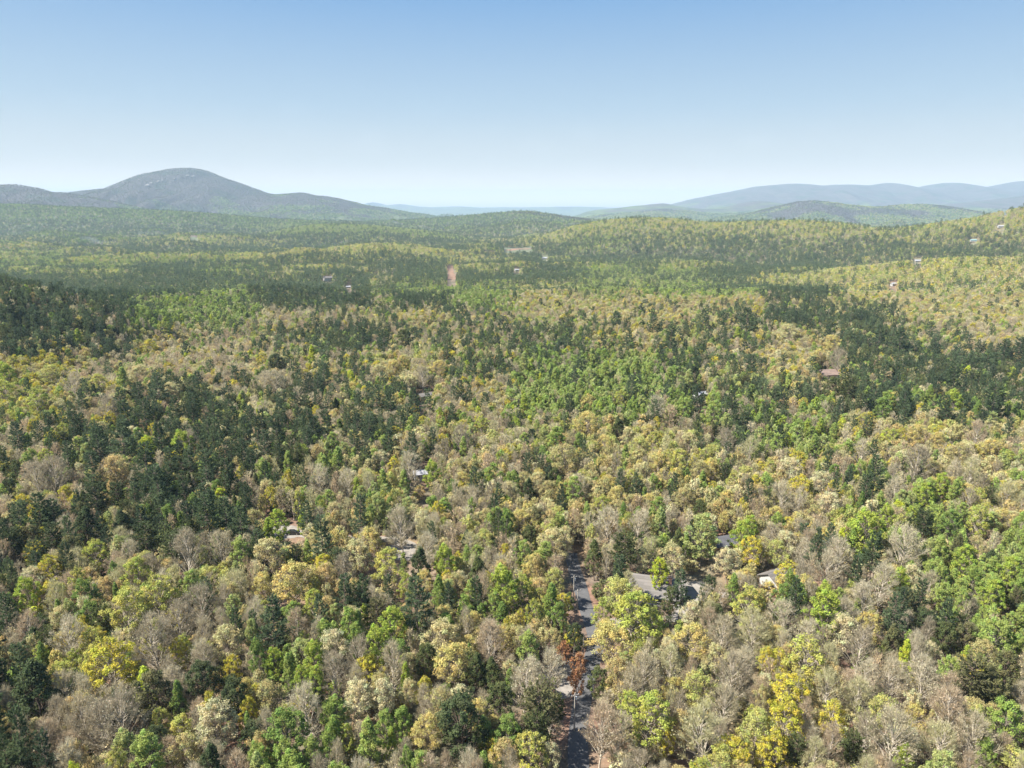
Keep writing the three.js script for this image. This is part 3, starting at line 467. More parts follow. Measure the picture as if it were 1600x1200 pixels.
for (const k in KINDS) {
  const K = KINDS[k]; K.barkM = new THREE.MeshStandardMaterial({ color: new THREE.Color().setRGB(...K.bark), vertexColors: true, roughness: 0.95 });
  K.tintM = TINTS[k].map((t) => leafMaterial(t[0])); K.full = []; K.mid = []; K.low = [];
  K.mean = [0, 1, 2].map((c) => TINTS[k].reduce((s, t) => s + t[0][c], 0) / TINTS[k].length);
  const merged = (t) => { // wood and crown in one, for the woods that nobody could count
    const g = new Shape(), join = (s, c) => { const at = g.p.length / 3; for (const x of s.p) g.p.push(x); for (let i = 0; i < s.c.length; i++) g.c.push(s.c[i] * c[i % 3]); for (const x of s.i) g.i.push(x + at); };
    join(t.wood, K.bark.map((b, i) => b / K.mean[i])); join(t.twig, k === 'b' ? [1, 1, 1] : K.bark.map((b, i) => b / K.mean[i])); join(t.leaf, k === 'b' ? [1.15, 1.1, 0.9] : [1, 1, 1]);
    return { geo: g.geometry(), h: t.h, w: t.w };
  };
  for (let v = 0; v < NVAR[k]; v++) {
    const seed = 11 + v + k.charCodeAt(0) * 12, t = K.make(2, seed), bare = k === 'b', crown = new Shape();
    const add = (dst, s) => { const at = dst.p.length / 3; for (const x of s.p) dst.p.push(x); for (const x of s.c) dst.c.push(x); for (const x of s.i) dst.i.push(x + at); };
    if (bare) add(crown, t.twig); else add(t.wood, t.twig);
    add(crown, t.leaf);
    K.full.push({ trunk: t.wood.geometry(), crown: crown.geometry(), h: t.h, w: t.w, tris: t.wood.triangles + crown.triangles });
    K.mid.push(merged(K.make(1, seed))); if (v < 3) K.low.push(merged(K.make(0, seed)));
  }
  console.log(k, 'full', K.full.map((f) => f.tris).join(' '), 'mid', K.mid.map((f) => f.geo.index.count / 3).join(' '), 'low', K.low.map((f) => f.geo.index.count / 3).join(' '));
}

// ---------------------------------------------------------------- which trees stand where (a survey of the photograph's stands of trees)
const MIX = {
  n: { w: 0.35, s: 0.17, b: 0.22, o: 0.13, g: 0.1, y: 0.03 }, t: { o: 0.38, y: 0.07, g: 0.22, b: 0.28, w: 0.05 }, e: { w: 0.35, s: 0.24, g: 0.17, b: 0.18, o: 0.06 },
  D: { w: 0.38, s: 0.22, b: 0.17, o: 0.13, g: 0.1 }, d: { w: 0.13, s: 0.06, b: 0.3, o: 0.26, g: 0.17, y: 0.08 }, T: { o: 0.64, y: 0.1, b: 0.18, w: 0.01, s: 0.01, g: 0.06 }, b: { b: 0.56, o: 0.25, w: 0.02, s: 0.02, g: 0.08, y: 0.07 },
  B: { b: 0.66, o: 0.22, y: 0.09, s: 0.03 }, G: { g: 0.86, w: 0.02, s: 0.03, b: 0.09 }, g: { g: 0.42, w: 0.2, s: 0.13, b: 0.25 }, Y: { y: 0.62, o: 0.2, g: 0.08, b: 0.1 }, P: { g: 0.82, b: 0.1, w: 0.08 },
  M: { w: 0.2, s: 0.2, g: 0.34, b: 0.26 }, m: { w: 0.16, s: 0.14, g: 0.25, o: 0.3, b: 0.15 },
};
const ROWS = [
  [342, 'MM MM MM MM MP MP MM MM DM PT TG Dm mT bm bb bD'], [357, 'MM MM MD DD PP PP PM DM bT TP mT dD db mT mT Dm'], [372, 'dG MD bD bG DD DT Db bD bT GT TT Db bm mT mT DT'],
  [387, 'Gd DG DD DD DG TD Td DD DT GD Dm DD Db mT mT bD'], [402, 'GM Gb GD GD dT TT dD Tb DG DG DD DG DD bT TD Db'], [417, 'GG GD DG GD TD TD DD TD DD GP GD DD DD TT TT TD'],
  [432, 'Db DD DD DD DD Db Db Db DG PP PP DP TD TT TT TT'], [450, 'Db DD DG GD DD DG GD GG TG PT GP GD DD TT TT TT'], [470, 'Db Db GD GG DG Db DG GD Tb TT TT TY dT Td TT Tb'],
  [490, 'Db Db GD Gb bG bd Td dg bd TT Td dT DT DT Td Tb'], [525, 'Db DT TY bT dT DD db db gG dT dT db Tb DD db bd'], [575, 'YT bT bT bT bT db bT db GG GG gG dg Td dT Dd DD'],
  [625, 'YT dY Db DT Db db db bT GG GG GG gG DG DD DG DG'], [675, 'db DD DD DD DD Db db bT bT Tb bT gD Gb Tb Tb TT'], [725, 'Db db DD Dd Db dG bg bG Tg TT Tb bT bY db bT Tb'],
  [775, 'db DD DD Dd db bG bT bm TT TT Tb Tb Tb bG GT Tb'], [825, 'DD DD DD Db Td bT bT bG Tb bT bG Td bT bG Gb GT'], [875, 'DY db bd bT TT TY Yd db bT db bY Tb bT bd Gd Gb'],
  [925, 'dG db Yb bT dT Db Db dG TY TY db bd bG db DG Gg'], [975, 'db Yb Yb bd dG Gb bT Tb Td TY bT Bb bT bd dG Gg'], [1025, 'db YY bY bd Gb bG TG dT bd TY bT Bb Yb bB bd dG'],
  [1075, 'DD db bd bB bT bT bG dT Bd bY Bb BY Yb BB bT dG'], [1125, 'DD bd bd bT bG Gb GT DT dY BY BY YB Bb BB BT bG'], [1180, 'DD bY dT bd Gb bG TG Db bY BT BB YB BY BB bG bB'],
].map(([y, s]) => [y, s.split(' ')]);
function pickKind(x, y, z, id) {
  const [px0, py0] = sight(x, y + 11, z), wob = 16 * fbm(x / 45, z / 45, 2), py = py0 + wob * 0.6 + (hash2(id, 1) - 0.5) * clamp((py0 - 330) * 0.14, 3, 26), px = px0 + wob * 1.6 + (hash2(id, 2) - 0.5) * 44;
  let k = 0; while (k < ROWS.length - 1 && py > (ROWS[k][0] + ROWS[k + 1][0]) / 2) k++;
  const cell = ROWS[k][1][clamp(Math.floor(px / 100), 0, 15)], ps = clamp(-z / 14, 30, 160), patch = fbm(x / ps + 9, z / ps, 2) * 0.9 + 0.5;
  let c = cell[patch < 0.66 ? 0 : 1]; if (c === 'D' && py > 545) c = 'n'; if (py < 452) c = { T: 't', D: 'e' }[c] ?? c;
  if (z < -950) { const hollow = y - 0.25 * (land(x - 130, z) + land(x + 130, z) + land(x, z - 130) + land(x, z + 130)) + 2.5 * (hash2(id, 17) - 0.5); if (hollow < -3.5 && hash2(id, 19) < 0.5) c = 'e'; else if (hollow > 3.5 && hash2(id, 19) < 0.65) c = z > -2700 ? 't' : 'P'; }
  if (z < -1000) for (const [n, cap] of [[2, 'T'], [3, 't'], [4, 'P'], [5, 'T'], [6, 't'], [7, 'P'], [8, 'P'], [9, 'M']]) { // light hardwoods on the tops of the hills, pines round their feet
    const r = NEAR[n]; if ((x < r.x0 && !r.openL) || (x > r.x1 && !r.openR)) continue;
    const dd = (-z - r.dist(x)) / r.wf + 0.25 * fbm(x / 90 + n, z / 90, 2), u = hash2(id, 60 + n);
    if (dd > -0.72 && dd < 0.35) { if (u < 0.62) c = cap; } else if (dd > -1.5 && dd < -0.72 && u < 0.5) c = 'e';
  }
  const mix = MIX[c]; let r = hash2(id, 3), kind = 'b';
  for (const m in mix) { kind = m; if ((r -= mix[m]) < 0) break; }
  return [kind, cell];
}
function pickTint(kind, cell, id, x, z) {
  const r = clamp(0.5 + 0.85 * fbm(x / 55 + 60, z / 55, 2) + 0.75 * (hash2(id, 4) - 0.5), 0, 0.999), q = hash2(id, 9);
  if (kind === 'g') { if (cell[0] === 'P') return r < 0.4 ? 2 : 3; if (cell[0] === 'M') return r < 0.6 ? 1 : 0; if (cell[0] === 'G' && q > 0.06) return [0, 2, 3, 2][Math.floor(r * 4)]; if (q < 0.06) return 4 + (q < 0.02 ? 1 : 0); return Math.floor(r * 4); }
  if (kind === 'o' && z < -1050) return [0, 5, 2, 5, 5][Math.floor(r * 5)];
  if (kind === 'o') return q < 0.1 ? 4 : [0, 1, 2, 3, 5][Math.floor(r * 5)];
  if (z < -900 && (kind === 'w' || kind === 's')) return [0, 2, kind === 'w' ? 4 : 3, 1][Math.floor(r * 4)];
  return Math.floor(r * (kind === 'b' ? 5 : TINTS[kind].length));
}
// single trees that stand out in the photograph: kind, centre and width of the crown on an enlarged tile of it (three times, from the corner given); @ names a landmark
const TILES = [
  [0, 800, `w 30 480 130;w 50 300 90;g4 130 385 120;g2 280 470 70;y0 230 270 120;y3 440 200 130;o1 430 290 80;o3 490 370 110;y1 590 470 200@broad lower-left yellow-green tree;y1 740 400 190;g2 890 350 100;b1 880 190 180;b0 1040 170 140;b1 700 260 120;y3 650 290 140;b2 320 590 170@pinkish lower-left bare tree;y0 520 720 240@big lower-left yellow tree;y3 360 710 110;s1 160 820 240@big bottom-left corner pine;b1 720 600 220;o1 650 570 70;w1 1110 540 110@lone dark lower-left pine;g3 1095 460 100;o2 1060 620 160;y3 870 640 100;s1 960 790 150;y0 1085 740 100;s3 720 860 170;s1 1090 840 90;b1 560 960 230;b1 480 1000 200;y1 750 990 120;s1 750 1080 130;o1 870 1130 150;o4 1010 1000 200;g0 1160 1010 60;s1 250 130 120;s1 580 60 130;s1 690 130 130;s1 60 150 110;s1 400 60 140;w 970 30 150;w1 20 780 100;y3 190 690 110;o1 60 690 130;b1 940 420 150;b1 830 520 160`],
  [400, 800, `w0 310 120 140@star-shaped pine by left clearing;s1 380 230 110;s1 190 210 70;g2 245 190 80;o2 70 200 150;o0 180 330 190;o0 30 350 130;y1 610 250 150@yellow-green tree below left clearing;g2 690 240 50;s1 765 240 130;w0 825 110 70;s1 985 140 80;s1 1125 175 70;g4 890 230 110;g2 990 220 80;w0 420 390 130;w1 500 390 130;w1 620 370 80;w0 750 430 170@wide pine left of road;y3 265 430 120;w0 300 480 110;w0 80 520 160@big lower-left pine among bare trees;g1 160 540 70;w1 1035 390 110@compact pine left of road;g4 1160 350 140;y3 1175 430 110;g2 1110 450 90;o4 955 330 90;g4 510 490 60;g4 635 540 140@big lime tree left of road;g4 570 620 130;o4 365 640 150@cream-topped lower-left tree;b1 375 750 150;g4 85 710 100;g0 165 720 80;g4 275 690 110;g4 215 790 90;g4 275 800 100;o2 860 600 180;o0 930 700 180@golden tree left of gravel;s0 790 690 110;s0 1030 740 130;s0 1110 760 120;g4 700 770 80;s1 970 1000 220@tall cone-shaped bottom pine;s1 970 930 130;g0 690 1000 110;g4 635 1080 80;g2 530 1060 140;y3 430 1060 90;g1 140 1040 190;o0 810 1030 140;o4 470 880 150;o4 590 870 140;o1 580 830 120;o2 710 850 100;o1 60 880 150;b2 240 920 190;o0 1020 530 110;b3 1100 600 170;s0 1140 900 140;o0 1110 1020 100;b0 640 710 150;b1 420 270 130;o2 480 210 150;o0 540 140 130;b0 680 60 160;b2 800 170 130;b0 600 460 120;s3 570 480 110;g4 100 60 110;g4 60 90 80;w0 240 20 90;w0 490 10 130;y3 700 340 90;o0 790 330 90`],
  [800, 800, `s2 385 200 115@pine at road's far end;s0 530 190 140;w0 500 290 120;g5 690 280 90@slim lime tree before grey-roofed house;g3 890 110 150@tall pale tree behind grey-roofed house;g4 1080 120 120;g4 1110 80 90;y2 1130 180 120;w0 790 360 110;s0 740 410 90;s1 920 350 80;g0 1040 360 95;s0 950 500 100;o5 490 400 170;y0 540 430 110;y3 560 490 240@broad gold-green tree right of road;y3 640 530 170;o0 480 620 200;o0 850 610 160;o2 950 690 130;g0 190 410 110@fresh green tree at roadside;g1 215 490 90;o2 190 150 150;o0 100 250 110;y3 50 360 130;o5 200 320 110;s1 295 590 90@dark evergreen at road's left edge;o1 190 610 110;g2 80 650 120;b2 60 790 180;b2 180 740 150;s3 120 930 190@olive pine left of road's near end;s0 210 930 90;s0 110 1040 140;y1 90 1130 160;o4 180 1150 110;s2 400 790 100;g3 520 730 90;b4 740 730 150;y3 640 970 220@yellow tree right of road's near end;y0 720 1070 100;o5 870 830 150;b4 900 1020 230;b3 420 1010 190;b0 500 1040 160;b0 620 760 180;b0 560 830 150;y3 560 930 140;y1 1110 430 160;b4 1130 560 170;g3 700 60 120;s0 90 120 90;g2 50 200 90;o2 620 230 110;o2 760 210 130;o4 1010 230 120;o4 840 480 120;b1 1040 760 170;b0 1000 900 150;o4 720 660 120;o6 312 722 58;o6 306 800 40;o6 235 660 40;b0 980 570 150;o0 40 50 130;o2 250 120 90;b2 450 60 140;b2 590 60 130;y3 420 470 110;o0 440 560 110`],
  [1200, 800, `g4 460 90 160@bright green right-hand tree;g0 400 140 100;w1 495 190 130;w0 290 130 90;w1 415 290 110;w1 130 400 110@dark pine right of white house;g4 265 470 160;g2 420 460 60;w0 590 480 130;w1 715 400 100;w1 840 500 120@darkest lower-right pine;s1 720 520 120;s0 830 590 120;g2 800 180 110;g4 920 230 120;g4 1130 290 120;g2 870 330 90;g4 1050 400 120;g2 1060 600 150@round green right-edge tree;g2 1180 500 100;g0 1180 380 90;y3 990 40 130;o0 1100 40 100;y1 180 700 220@pale lower-right yellow-green tree;y0 90 860 180@tall bright lower-right yellow tree;y0 80 970 200;y2 30 1110 150@golden yellow bottom tree;y2 -20 1130 110;s0 130 1130 110;o4 340 560 150;b1 430 620 150;b0 570 780 150;b2 720 790 180;o4 760 670 100;b3 850 960 220@broad bottom-right bare tree;o4 680 910 110;o5 530 950 150;b0 590 1050 240;g0 1100 990 160;g4 930 690 80;s3 590 600 130;s3 960 800 190;s3 1080 830 150;s3 1120 740 130;s3 930 600 120;s0 400 1120 110;g4 640 1180 100;g0 1030 1150 110;b2 330 200 150;b2 640 160 170;b2 280 260 130;b2 530 330 150;o4 670 310 110;b0 750 340 110;o2 700 400 100;b2 450 410 140;o4 80 150 120;o5 40 190 110;g4 560 30 90;s1 730 60 100;g1 850 60 110;g2 650 170 0;b4 270 830 160;b4 420 860 150;b2 200 600 140;b2 70 490 140;b4 140 820 110;o1 970 170 100;o1 1160 640 90;g2 830 400 90;g0 960 320 90;b0 960 1060 200;b4 800 1080 170;g4 270 400 100`],
  [0, 400, `g4 855 885 110@lime tree among left pines;y0 835 950 85;g5 695 910 95;w0 385 680 75;w1 585 750 110@tall pine on left slope;w1 650 650 80;w0 740 620 110;w1 690 980 150;w1 460 890 120;w0 580 870 140;w0 740 1080 140;w0 80 850 100;w0 175 830 70;w1 250 880 70;w1 320 940 100;w0 430 1000 120;w1 910 710 90;w0 1000 720 90;w0 1080 740 90;w0 1150 820 100;w1 750 860 110;w0 970 1000 130;w0 890 970 100;w1 1100 560 60;w1 1145 585 60;g4 30 560 100@lime tree at left edge;y3 170 680 130;g2 580 575 90;y1 460 600 100;g4 370 385 70;y0 700 430 80;y3 760 340 70;s1 450 1140 130;s1 550 1120 90;s1 40 1100 90;y0 310 1125 80;b1 250 1020 150;o3 540 1010 150;w0 220 220 60;w1 40 240 90;w1 530 240 50;y3 215 960 100;y3 30 640 130;y3 300 830 80;b1 180 1050 150;w1 860 1080 90;g2 1140 710 50;b0 340 600 110;o5 240 560 110;o2 650 560 110;o2 800 640 100;w1 560 680 90;w1 680 740 90;w1 820 720 90;b1 880 880 110;b1 500 720 120`],
  [400, 400, `g5 260 460 65@lone lime tree mid-left;w0 500 370 90;w1 600 400 80;s0 690 390 90;w0 895 460 50;w0 1015 535 70;w0 1080 525 50;w0 1150 510 70;w1 95 820 110;w0 240 860 80;w1 330 790 100;w1 285 690 70;w0 180 690 60;w0 210 620 50;w0 565 670 90;w1 630 690 80;w1 710 740 60;w0 740 680 80;w1 805 670 60;w0 530 820 100;w0 460 860 90;w1 620 880 90;w0 730 900 100;w0 830 860 70;w1 920 740 60;w1 1000 650 50;g2 150 970 80;g2 40 1020 100;g2 390 960 100;g4 650 975 50;g2 885 815 50;y3 1060 800 90;g2 975 895 70;g2 1025 980 70;w0 1020 1050 80;g4 830 1020 90;g4 470 1090 70;o4 580 960 90;b1 885 900 70;b1 960 840 110;g2 570 600 50;w0 320 560 90;w0 290 600 70;w0 340 690 60;w0 470 680 60;w1 130 780 70;w0 40 880 90;s1 100 500 80;y0 30 490 70;o0 640 530 90;o0 860 530 90;o0 690 500 70;b0 780 560 90;o2 580 550 90;b2 300 1050 130;b2 430 1060 110;b0 100 590 110;b0 40 590 100;g2 600 1060 90;g2 690 1060 80;b2 720 980 120;w0 430 640 50;w0 530 640 60`],
  [800, 400, `w1 270 700 70@lone pine amid middle woods;w0 155 330 60;w1 490 300 60;w1 660 320 60;w1 540 330 50;w1 745 390 100;w0 550 400 80;w0 265 390 80;w0 900 300 80;w1 1100 300 100;w1 980 300 60;g2 440 540 80;g2 580 520 70;g2 740 570 80;g3 830 580 80;g2 650 540 70;g2 380 470 60;w0 560 620 90;w1 870 670 100;w1 1030 690 80;w0 1120 520 80;g4 60 690 70;g4 100 725 50;g0 215 860 100@fresh green mid tree;g1 310 880 80;y3 510 670 80;g4 1055 365 50;s0 500 800 80;s1 970 815 50;g2 805 720 90;g2 940 740 100;o0 350 790 130;o0 430 890 100;o1 250 950 140;o5 590 900 110;y1 660 870 90;o0 690 980 120;g0 535 930 60;y1 780 960 110;y0 855 965 60;y1 1040 1050 80;w0 70 980 70;s1 75 1090 80;w0 510 1060 70;w0 580 1075 70;w1 760 1075 70;s1 1000 1020 60;w1 1110 1110 80;g2 285 1100 100;g0 890 1060 70;g0 930 1130 60;b2 680 710 110;b3 740 750 90;o0 640 840 100;o2 540 850 80;o0 350 690 80;b0 290 760 60;g2 200 570 70;g2 320 620 70;w0 290 570 70;g3 60 500 80;g4 90 520 60;b1 1010 870 110;b4 1120 910 120;o2 830 880 100;o5 940 930 100;o1 880 1010 90;o1 800 1140 110;o0 490 1130 110;y3 420 1170 90;o1 170 1100 90;o1 60 1060 90;b2 320 1080 100;o0 940 1000 90;y0 1110 270 0;y0 1150 260 60`],
  [1200, 400, `g4 870 690 100@lime tree among right pines;y0 130 970 110@yellow tree mid-right;y2 150 1090 120;g4 180 810 70;g4 250 810 75@round lime tree mid-right;g2 310 830 70;w1 500 1020 120@dark pine mid-right;w1 495 920 70;w1 275 990 60;w1 380 1030 40;w1 460 1090 90;s1 570 920 50;w1 80 880 50;g4 730 1130 100;g4 810 1080 90;g2 520 1160 80;g2 880 1110 90;y3 980 1140 90;w0 550 550 90;w1 600 560 80;w1 870 580 110;w1 520 380 90;w1 620 400 100;w1 760 350 60;w1 940 410 60;w1 1010 435 40;w1 1110 450 90;w1 1180 440 90;w0 395 470 70;w1 720 540 60;w1 830 720 90;w1 1060 680 130;w0 350 560 70;g4 1145 560 60;g2 100 590 60;g2 20 520 60;g0 560 690 90;g0 760 650 70;o4 100 1010 130;o4 250 1060 110;b2 60 1120 130;b2 150 1150 110;o4 290 1170 130;b1 700 960 140;b4 950 1020 120;o1 890 830 80;o0 700 840 100;o0 800 870 90;o0 1050 910 110;o1 900 930 110;o2 1040 980 80;b4 1120 1120 120;b3 980 830 110;o1 780 1010 90;g2 220 890 80;g2 430 860 60;y1 450 780 80;w1 470 800 60;b2 440 920 100;b2 590 1100 110;s0 380 620 100;s0 300 610 80;g1 540 720 90;w1 700 1130 0;g0 480 1000 70;w0 640 760 80;w0 910 770 70;g1 980 730 80;w0 1130 810 70;o2 90 360 100;o4 180 540 60;o0 300 410 90;b1 330 480 90;w1 210 520 60`],
];

// ---------------------------------------------------------------- planting
const CELL = 12, grid = new Map(), key = (x, z) => Math.floor(x / CELL) * 100003 + Math.floor(z / CELL);
const near = (x, z) => { const out = []; for (let i = -1; i <= 1; i++) for (let j = -1; j <= 1; j++) { const c = grid.get(key(x + i * CELL, z + j * CELL)); if (c) out.push(...c); } return out; };
const note = (t) => { const k = key(t.x, t.z); if (!grid.has(k)) grid.set(k, []); grid.get(k).push(t); };
const noGo = new Map(); for (const k of keepOut) { const q = key(k[0], k[1]); if (!noGo.has(q)) noGo.set(q, []); noGo.get(q).push(k); }
function blocked(x, z, R) { for (let i = -1; i <= 1; i++) for (let j = -1; j <= 1; j++) for (const [a, b, r] of noGo.get(key(x + i * CELL, z + j * CELL)) ?? []) if ((a - x) ** 2 + (b - z) ** 2 < (r + R) ** 2) return true; return false; }
for (const o of openings) o.push(Math.hypot(...(() => { const p = meet((o[0] + o[2]) / 2, (o[1] + o[3]) / 2); return [p.x, p.z]; })()));
function inOpening(px, py, rx, ry, dist) { for (const [a, b, c, d, D] of openings) if (dist < D + 8 && px + rx > a && px - rx < c && py + ry > b && py - ry < d) return true; return false; }

const planted = [];    // every tree: { k, tint, x, y, z, s (width), sh (height), turn, v, dep, px, py, size, hero, name }
function addTree(k, tint, x, z, s, sh, id, extra = {}) {
  const y = land(x, z) - 0.25, f = KINDS[k].full[0], [px, py, dep] = sight(x, y + f.h * sh * 0.65, z), v = k === 'g' && hash2(id, 22) < 0.45 ? 2 : Math.floor(hash2(id, 21) * 60);
  const t = { k, tint, x, y, z, s, sh, turn: hash2(id, 20) * 6.2832, v, dep, px, py, size: f.w * s / dep * FPX, R: f.w * s / 2, ...extra };
  planted.push(t); note(t); return t;
}
let id = 1;
for (const [ox, oy, list] of TILES) for (const e of list.split(';')) {
  const m = e.match(/^([a-z])(\d?) (-?\d+) (-?\d+) (\d+)(?:@(.+))?$/); if (!m) { console.log('cannot read', e); continue; }
  const [, k, ti, X, Y, W, name] = m; if (+W === 0) continue; id++;
  const px = ox + X / 3, py = oy + Y / 3, f = KINDS[k].full[0];
  let lift = f.h * 0.65, p, s, sh;
  for (let n = 0; n < 3; n++) { p = meet(px, py, lift); const dep = sight(p.x, p.y + lift, p.z)[2]; s = clamp(W / 3 / FPX * dep / f.w * (W >= 140 ? 0.98 : 0.9), 0.4, 1.8); sh = clamp(lerp(0.92, s, 0.62), 0.5, 1.3); lift = f.h * sh * 0.65; }
  addTree(k, ti === '' ? Math.floor(hash2(id, 30) * 3) : +ti, p.x, p.z, s, sh, id, { hero: true, name, ...(k === 'g' ? { v: +ti >= 4 && +W >= 85 ? 2 : +W < 85 ? 1 : 2 - (id % 3) } : {}) });
}
console.log('heroes', planted.length);
const heroes = [...planted];
const inView = (x, z, m) => -z > 40 && Math.abs(x) < -z * 0.76 + m && -z > 60;
function sow(d0, d1, step, put) {
  const half = d1 * 0.76 + 120;
  for (let a = -Math.ceil(half / step); a * step < half; a++) for (let b = Math.floor(d0 / step); b * step < d1; b++) {
    const q = (a + 5000) * 20011 + b + Math.round(step * 1000), x = (a + 0.5 + (hash2(q, 11) - 0.5) * 0.86) * step, z = -(b + 0.5 + (hash2(q, 12) - 0.5) * 0.86) * step;
    if (-z < d0 || -z >= d1 || !inView(x, z, 45)) continue; put(x, z, q);
  }
}
const SPREAD = { w: 0.76, s: 0.68, b: 0.65, o: 0.64, y: 0.64, g: 0.64 };
function grow(x, z, q) {
  const y = land(x, z), [k, cell] = pickKind(x, y, z, q), s = SPREAD[k] * (0.56 + 0.66 * Math.pow(hash2(q, 14), 1.2)) * (cell[0] === 'P' ? 0.9 : 1), sh = (0.66 + 0.32 * hash2(q, 15)) * lerp(1, s, 0.3), R = KINDS[k].full[0].w * s / 2;
  if (blocked(x, z, R * 0.55)) return;
  for (const t of near(x, z)) if ((t.x - x) ** 2 + (t.z - z) ** 2 < (t.hero ? (0.62 * (R + t.R)) ** 2 : (0.43 * (R + t.R)) ** 2)) return;
  const [px, py, dep] = sight(x, y + 12, z); if (inOpening(px, py, R * 0.8 / dep * FPX, 9 / dep * FPX, Math.hypot(x, z))) return;
  // leave the crowns that stand out in the photograph in view
  const rx = R * 0.8 / dep * FPX, [, pyTop] = sight(x, y + KINDS[k].full[0].h * sh, z);
  for (const t of heroes) if (t.dep > dep && t.dep < dep + 70 && Math.abs(t.px - px) < 0.42 * t.size + rx * 0.5 && pyTop < t.py + 0.3 * t.size && py > t.py - 0.5 * t.size && hash2(q, 18) < 0.9) return;
  addTree(k, pickTint(k, cell, q, x, z), x, z, s, sh, q);
}
sow(60, 520, 3.3, grow); sow(520, 1050, 4.1, grow);
console.log('single trees', planted.length);

// ---------------------------------------------------------------- the largest of each kind are trees of their own, the others woods
const visible = (t) => t.px > -t.size / 2 && t.px < 1600 + t.size / 2 && t.py - t.size < 1200;
const MOST = 285, single = [];
for (const k in KINDS) { const l = planted.filter((t) => t.k === k && visible(t)).sort((a, b) => (b.hero ? 1e4 * !!b.name : 0) + b.size - (a.hero ? 1e4 * !!a.name : 0) - a.size); l.slice(0, MOST).forEach((t) => { t.single = true; single.push(t); }); }
// words that single each tree out: its look, and where it stands from a thing that can be found
const marks = [
  ...single.filter((t) => t.name).map((t) => ({ x: t.x, z: t.z, say: 'the ' + t.name, of: t })),
  { p: H1, say: 'the grey-roofed house' }, { p: H2, say: 'the white house' }, { p: H3, say: 'the small dark-roofed house' }, { p: H4, say: 'the pink-roofed house' },
  { p: at(883, 1060), say: 'the roadside gravel clearing' }, { p: at(903, 1170), say: "the road's near end" }, { p: at(896, 882), say: "the road's far end" }, { p: at(920, 965), say: "the road's middle" },
  { p: at(440, 832), say: "the left clearing's car" }, { p: at(627, 860), say: 'the second grey clearing' }, { p: at(1085, 926), say: 'the gravel house yard' }, { p: at(1150, 934), say: "the driveway's end" },
  { p: spot(1094, 610), say: 'the shed among green trees' }, { p: spot(658, 731), say: 'the shed among bare trees' },
].map((m) => m.p ? { x: m.p.x, z: m.p.z, say: m.say } : m);
const NOUN = { w: 'layered pine', s: 'dense pine', b: 'bare tree', o: 'budding tree', y: 'budding tree', g: 'leafy tree' };
const DIR = ['right of', 'behind-right of', 'behind', 'behind-left of', 'left of', 'front-left of', 'in front of', 'front-right of'];
const BIN = [[0, 15, 'just '], [15, 32, ''], [32, 60, 'some way '], [60, 115, 'well ']];
const GIRTH = { w: 1, s: 1, b: 1, o: 1, y: 1, g: 1 };
const sizeWord = (t) => { const r = t.s / SPREAD[t.k]; return r > 1.0 ? 'broad' : r < 0.76 ? 'small' : 'mid-sized'; };
const lookOf = (t) => `${TINTS[t.k][t.tint][1]} ${NOUN[t.k]}`;
const places = (t) => marks.filter((m) => m.of !== t).map((m) => { const dx = t.x - m.x, dz = -(t.z - m.z), d = Math.hypot(dx, dz), b = BIN.findIndex(([a, c]) => d >= a && d < c), s = ((Math.round(Math.atan2(dz, dx) / (Math.PI / 4)) % 8) + 8) % 8; return { d, b, s, m }; }).filter((e) => e.b >= 0).sort((a, b) => a.d - b.d).slice(0, 14);
for (const t of single) t.at = places(t);
const count = new Map(), said = (t, e, big) => `${big ? sizeWord(t) + ' ' : ''}${lookOf(t)} ${BIN[e.b][2]}${DIR[e.s]} ${e.m.say}`;
for (const t of single) for (const e of t.at) for (const b of [0, 1]) { const w = said(t, e, b); count.set(w, (count.get(w) ?? 0) + 1); }
const ONES = 'zero one two three four five six seven eight nine ten eleven twelve thirteen fourteen fifteen sixteen seventeen eighteen nineteen'.split(' '), TENS = ',,twenty,thirty,forty,fifty,sixty,seventy,eighty,ninety'.split(',');
const inWords = (n) => n < 20 ? ONES[n] : TENS[Math.floor(n / 10)] + (n % 10 ? '-' + ONES[n % 10] : '');
const wordsIn = (w) => w.match(/[A-Za-z0-9']+/g).length;
let shared = 0; const taken = new Set(single.filter((t) => t.name).map((t) => t.name));
for (const t of single) {
  if (t.name) { t.label = t.name.match(/[A-Za-z0-9][A-Za-z0-9'-]*/g).length < 4 ? TINTS[t.k][t.tint][1] + ' ' + t.name + (/pine|tree/.test(t.name) ? ' in the woods' : '') : t.name; continue; }
  for (const b of [0, 1]) for (const e of t.at) { if (t.label) break; const w = said(t, e, b); if (count.get(w) === 1 && wordsIn(w) <= 16 && !taken.has(w)) t.label = w; }
  if (!t.label) { // nothing to point from: its place in the photograph
    shared++; const across = clamp(Math.round(t.px / 16), 1, 99), down = clamp(Math.round(t.py / 12), 1, 99), end = `${inWords(across)} percent across, ${inWords(down)} percent down`;
    for (const w of [`${lookOf(t)} ${end}`, `${sizeWord(t)} ${lookOf(t)} ${end}`, `${t.sh > 1 ? 'taller' : 'lower'} ${lookOf(t)} ${end}`]) if (!t.label && !taken.has(w)) t.label = w;
    t.label ??= `${lookOf(t)} ${end}`;
  }
  taken.add(t.label);
}
console.log('singles', single.length, 'far from marks', shared, 'distinct', new Set(single.map((t) => t.label)).size);
const protos = {};
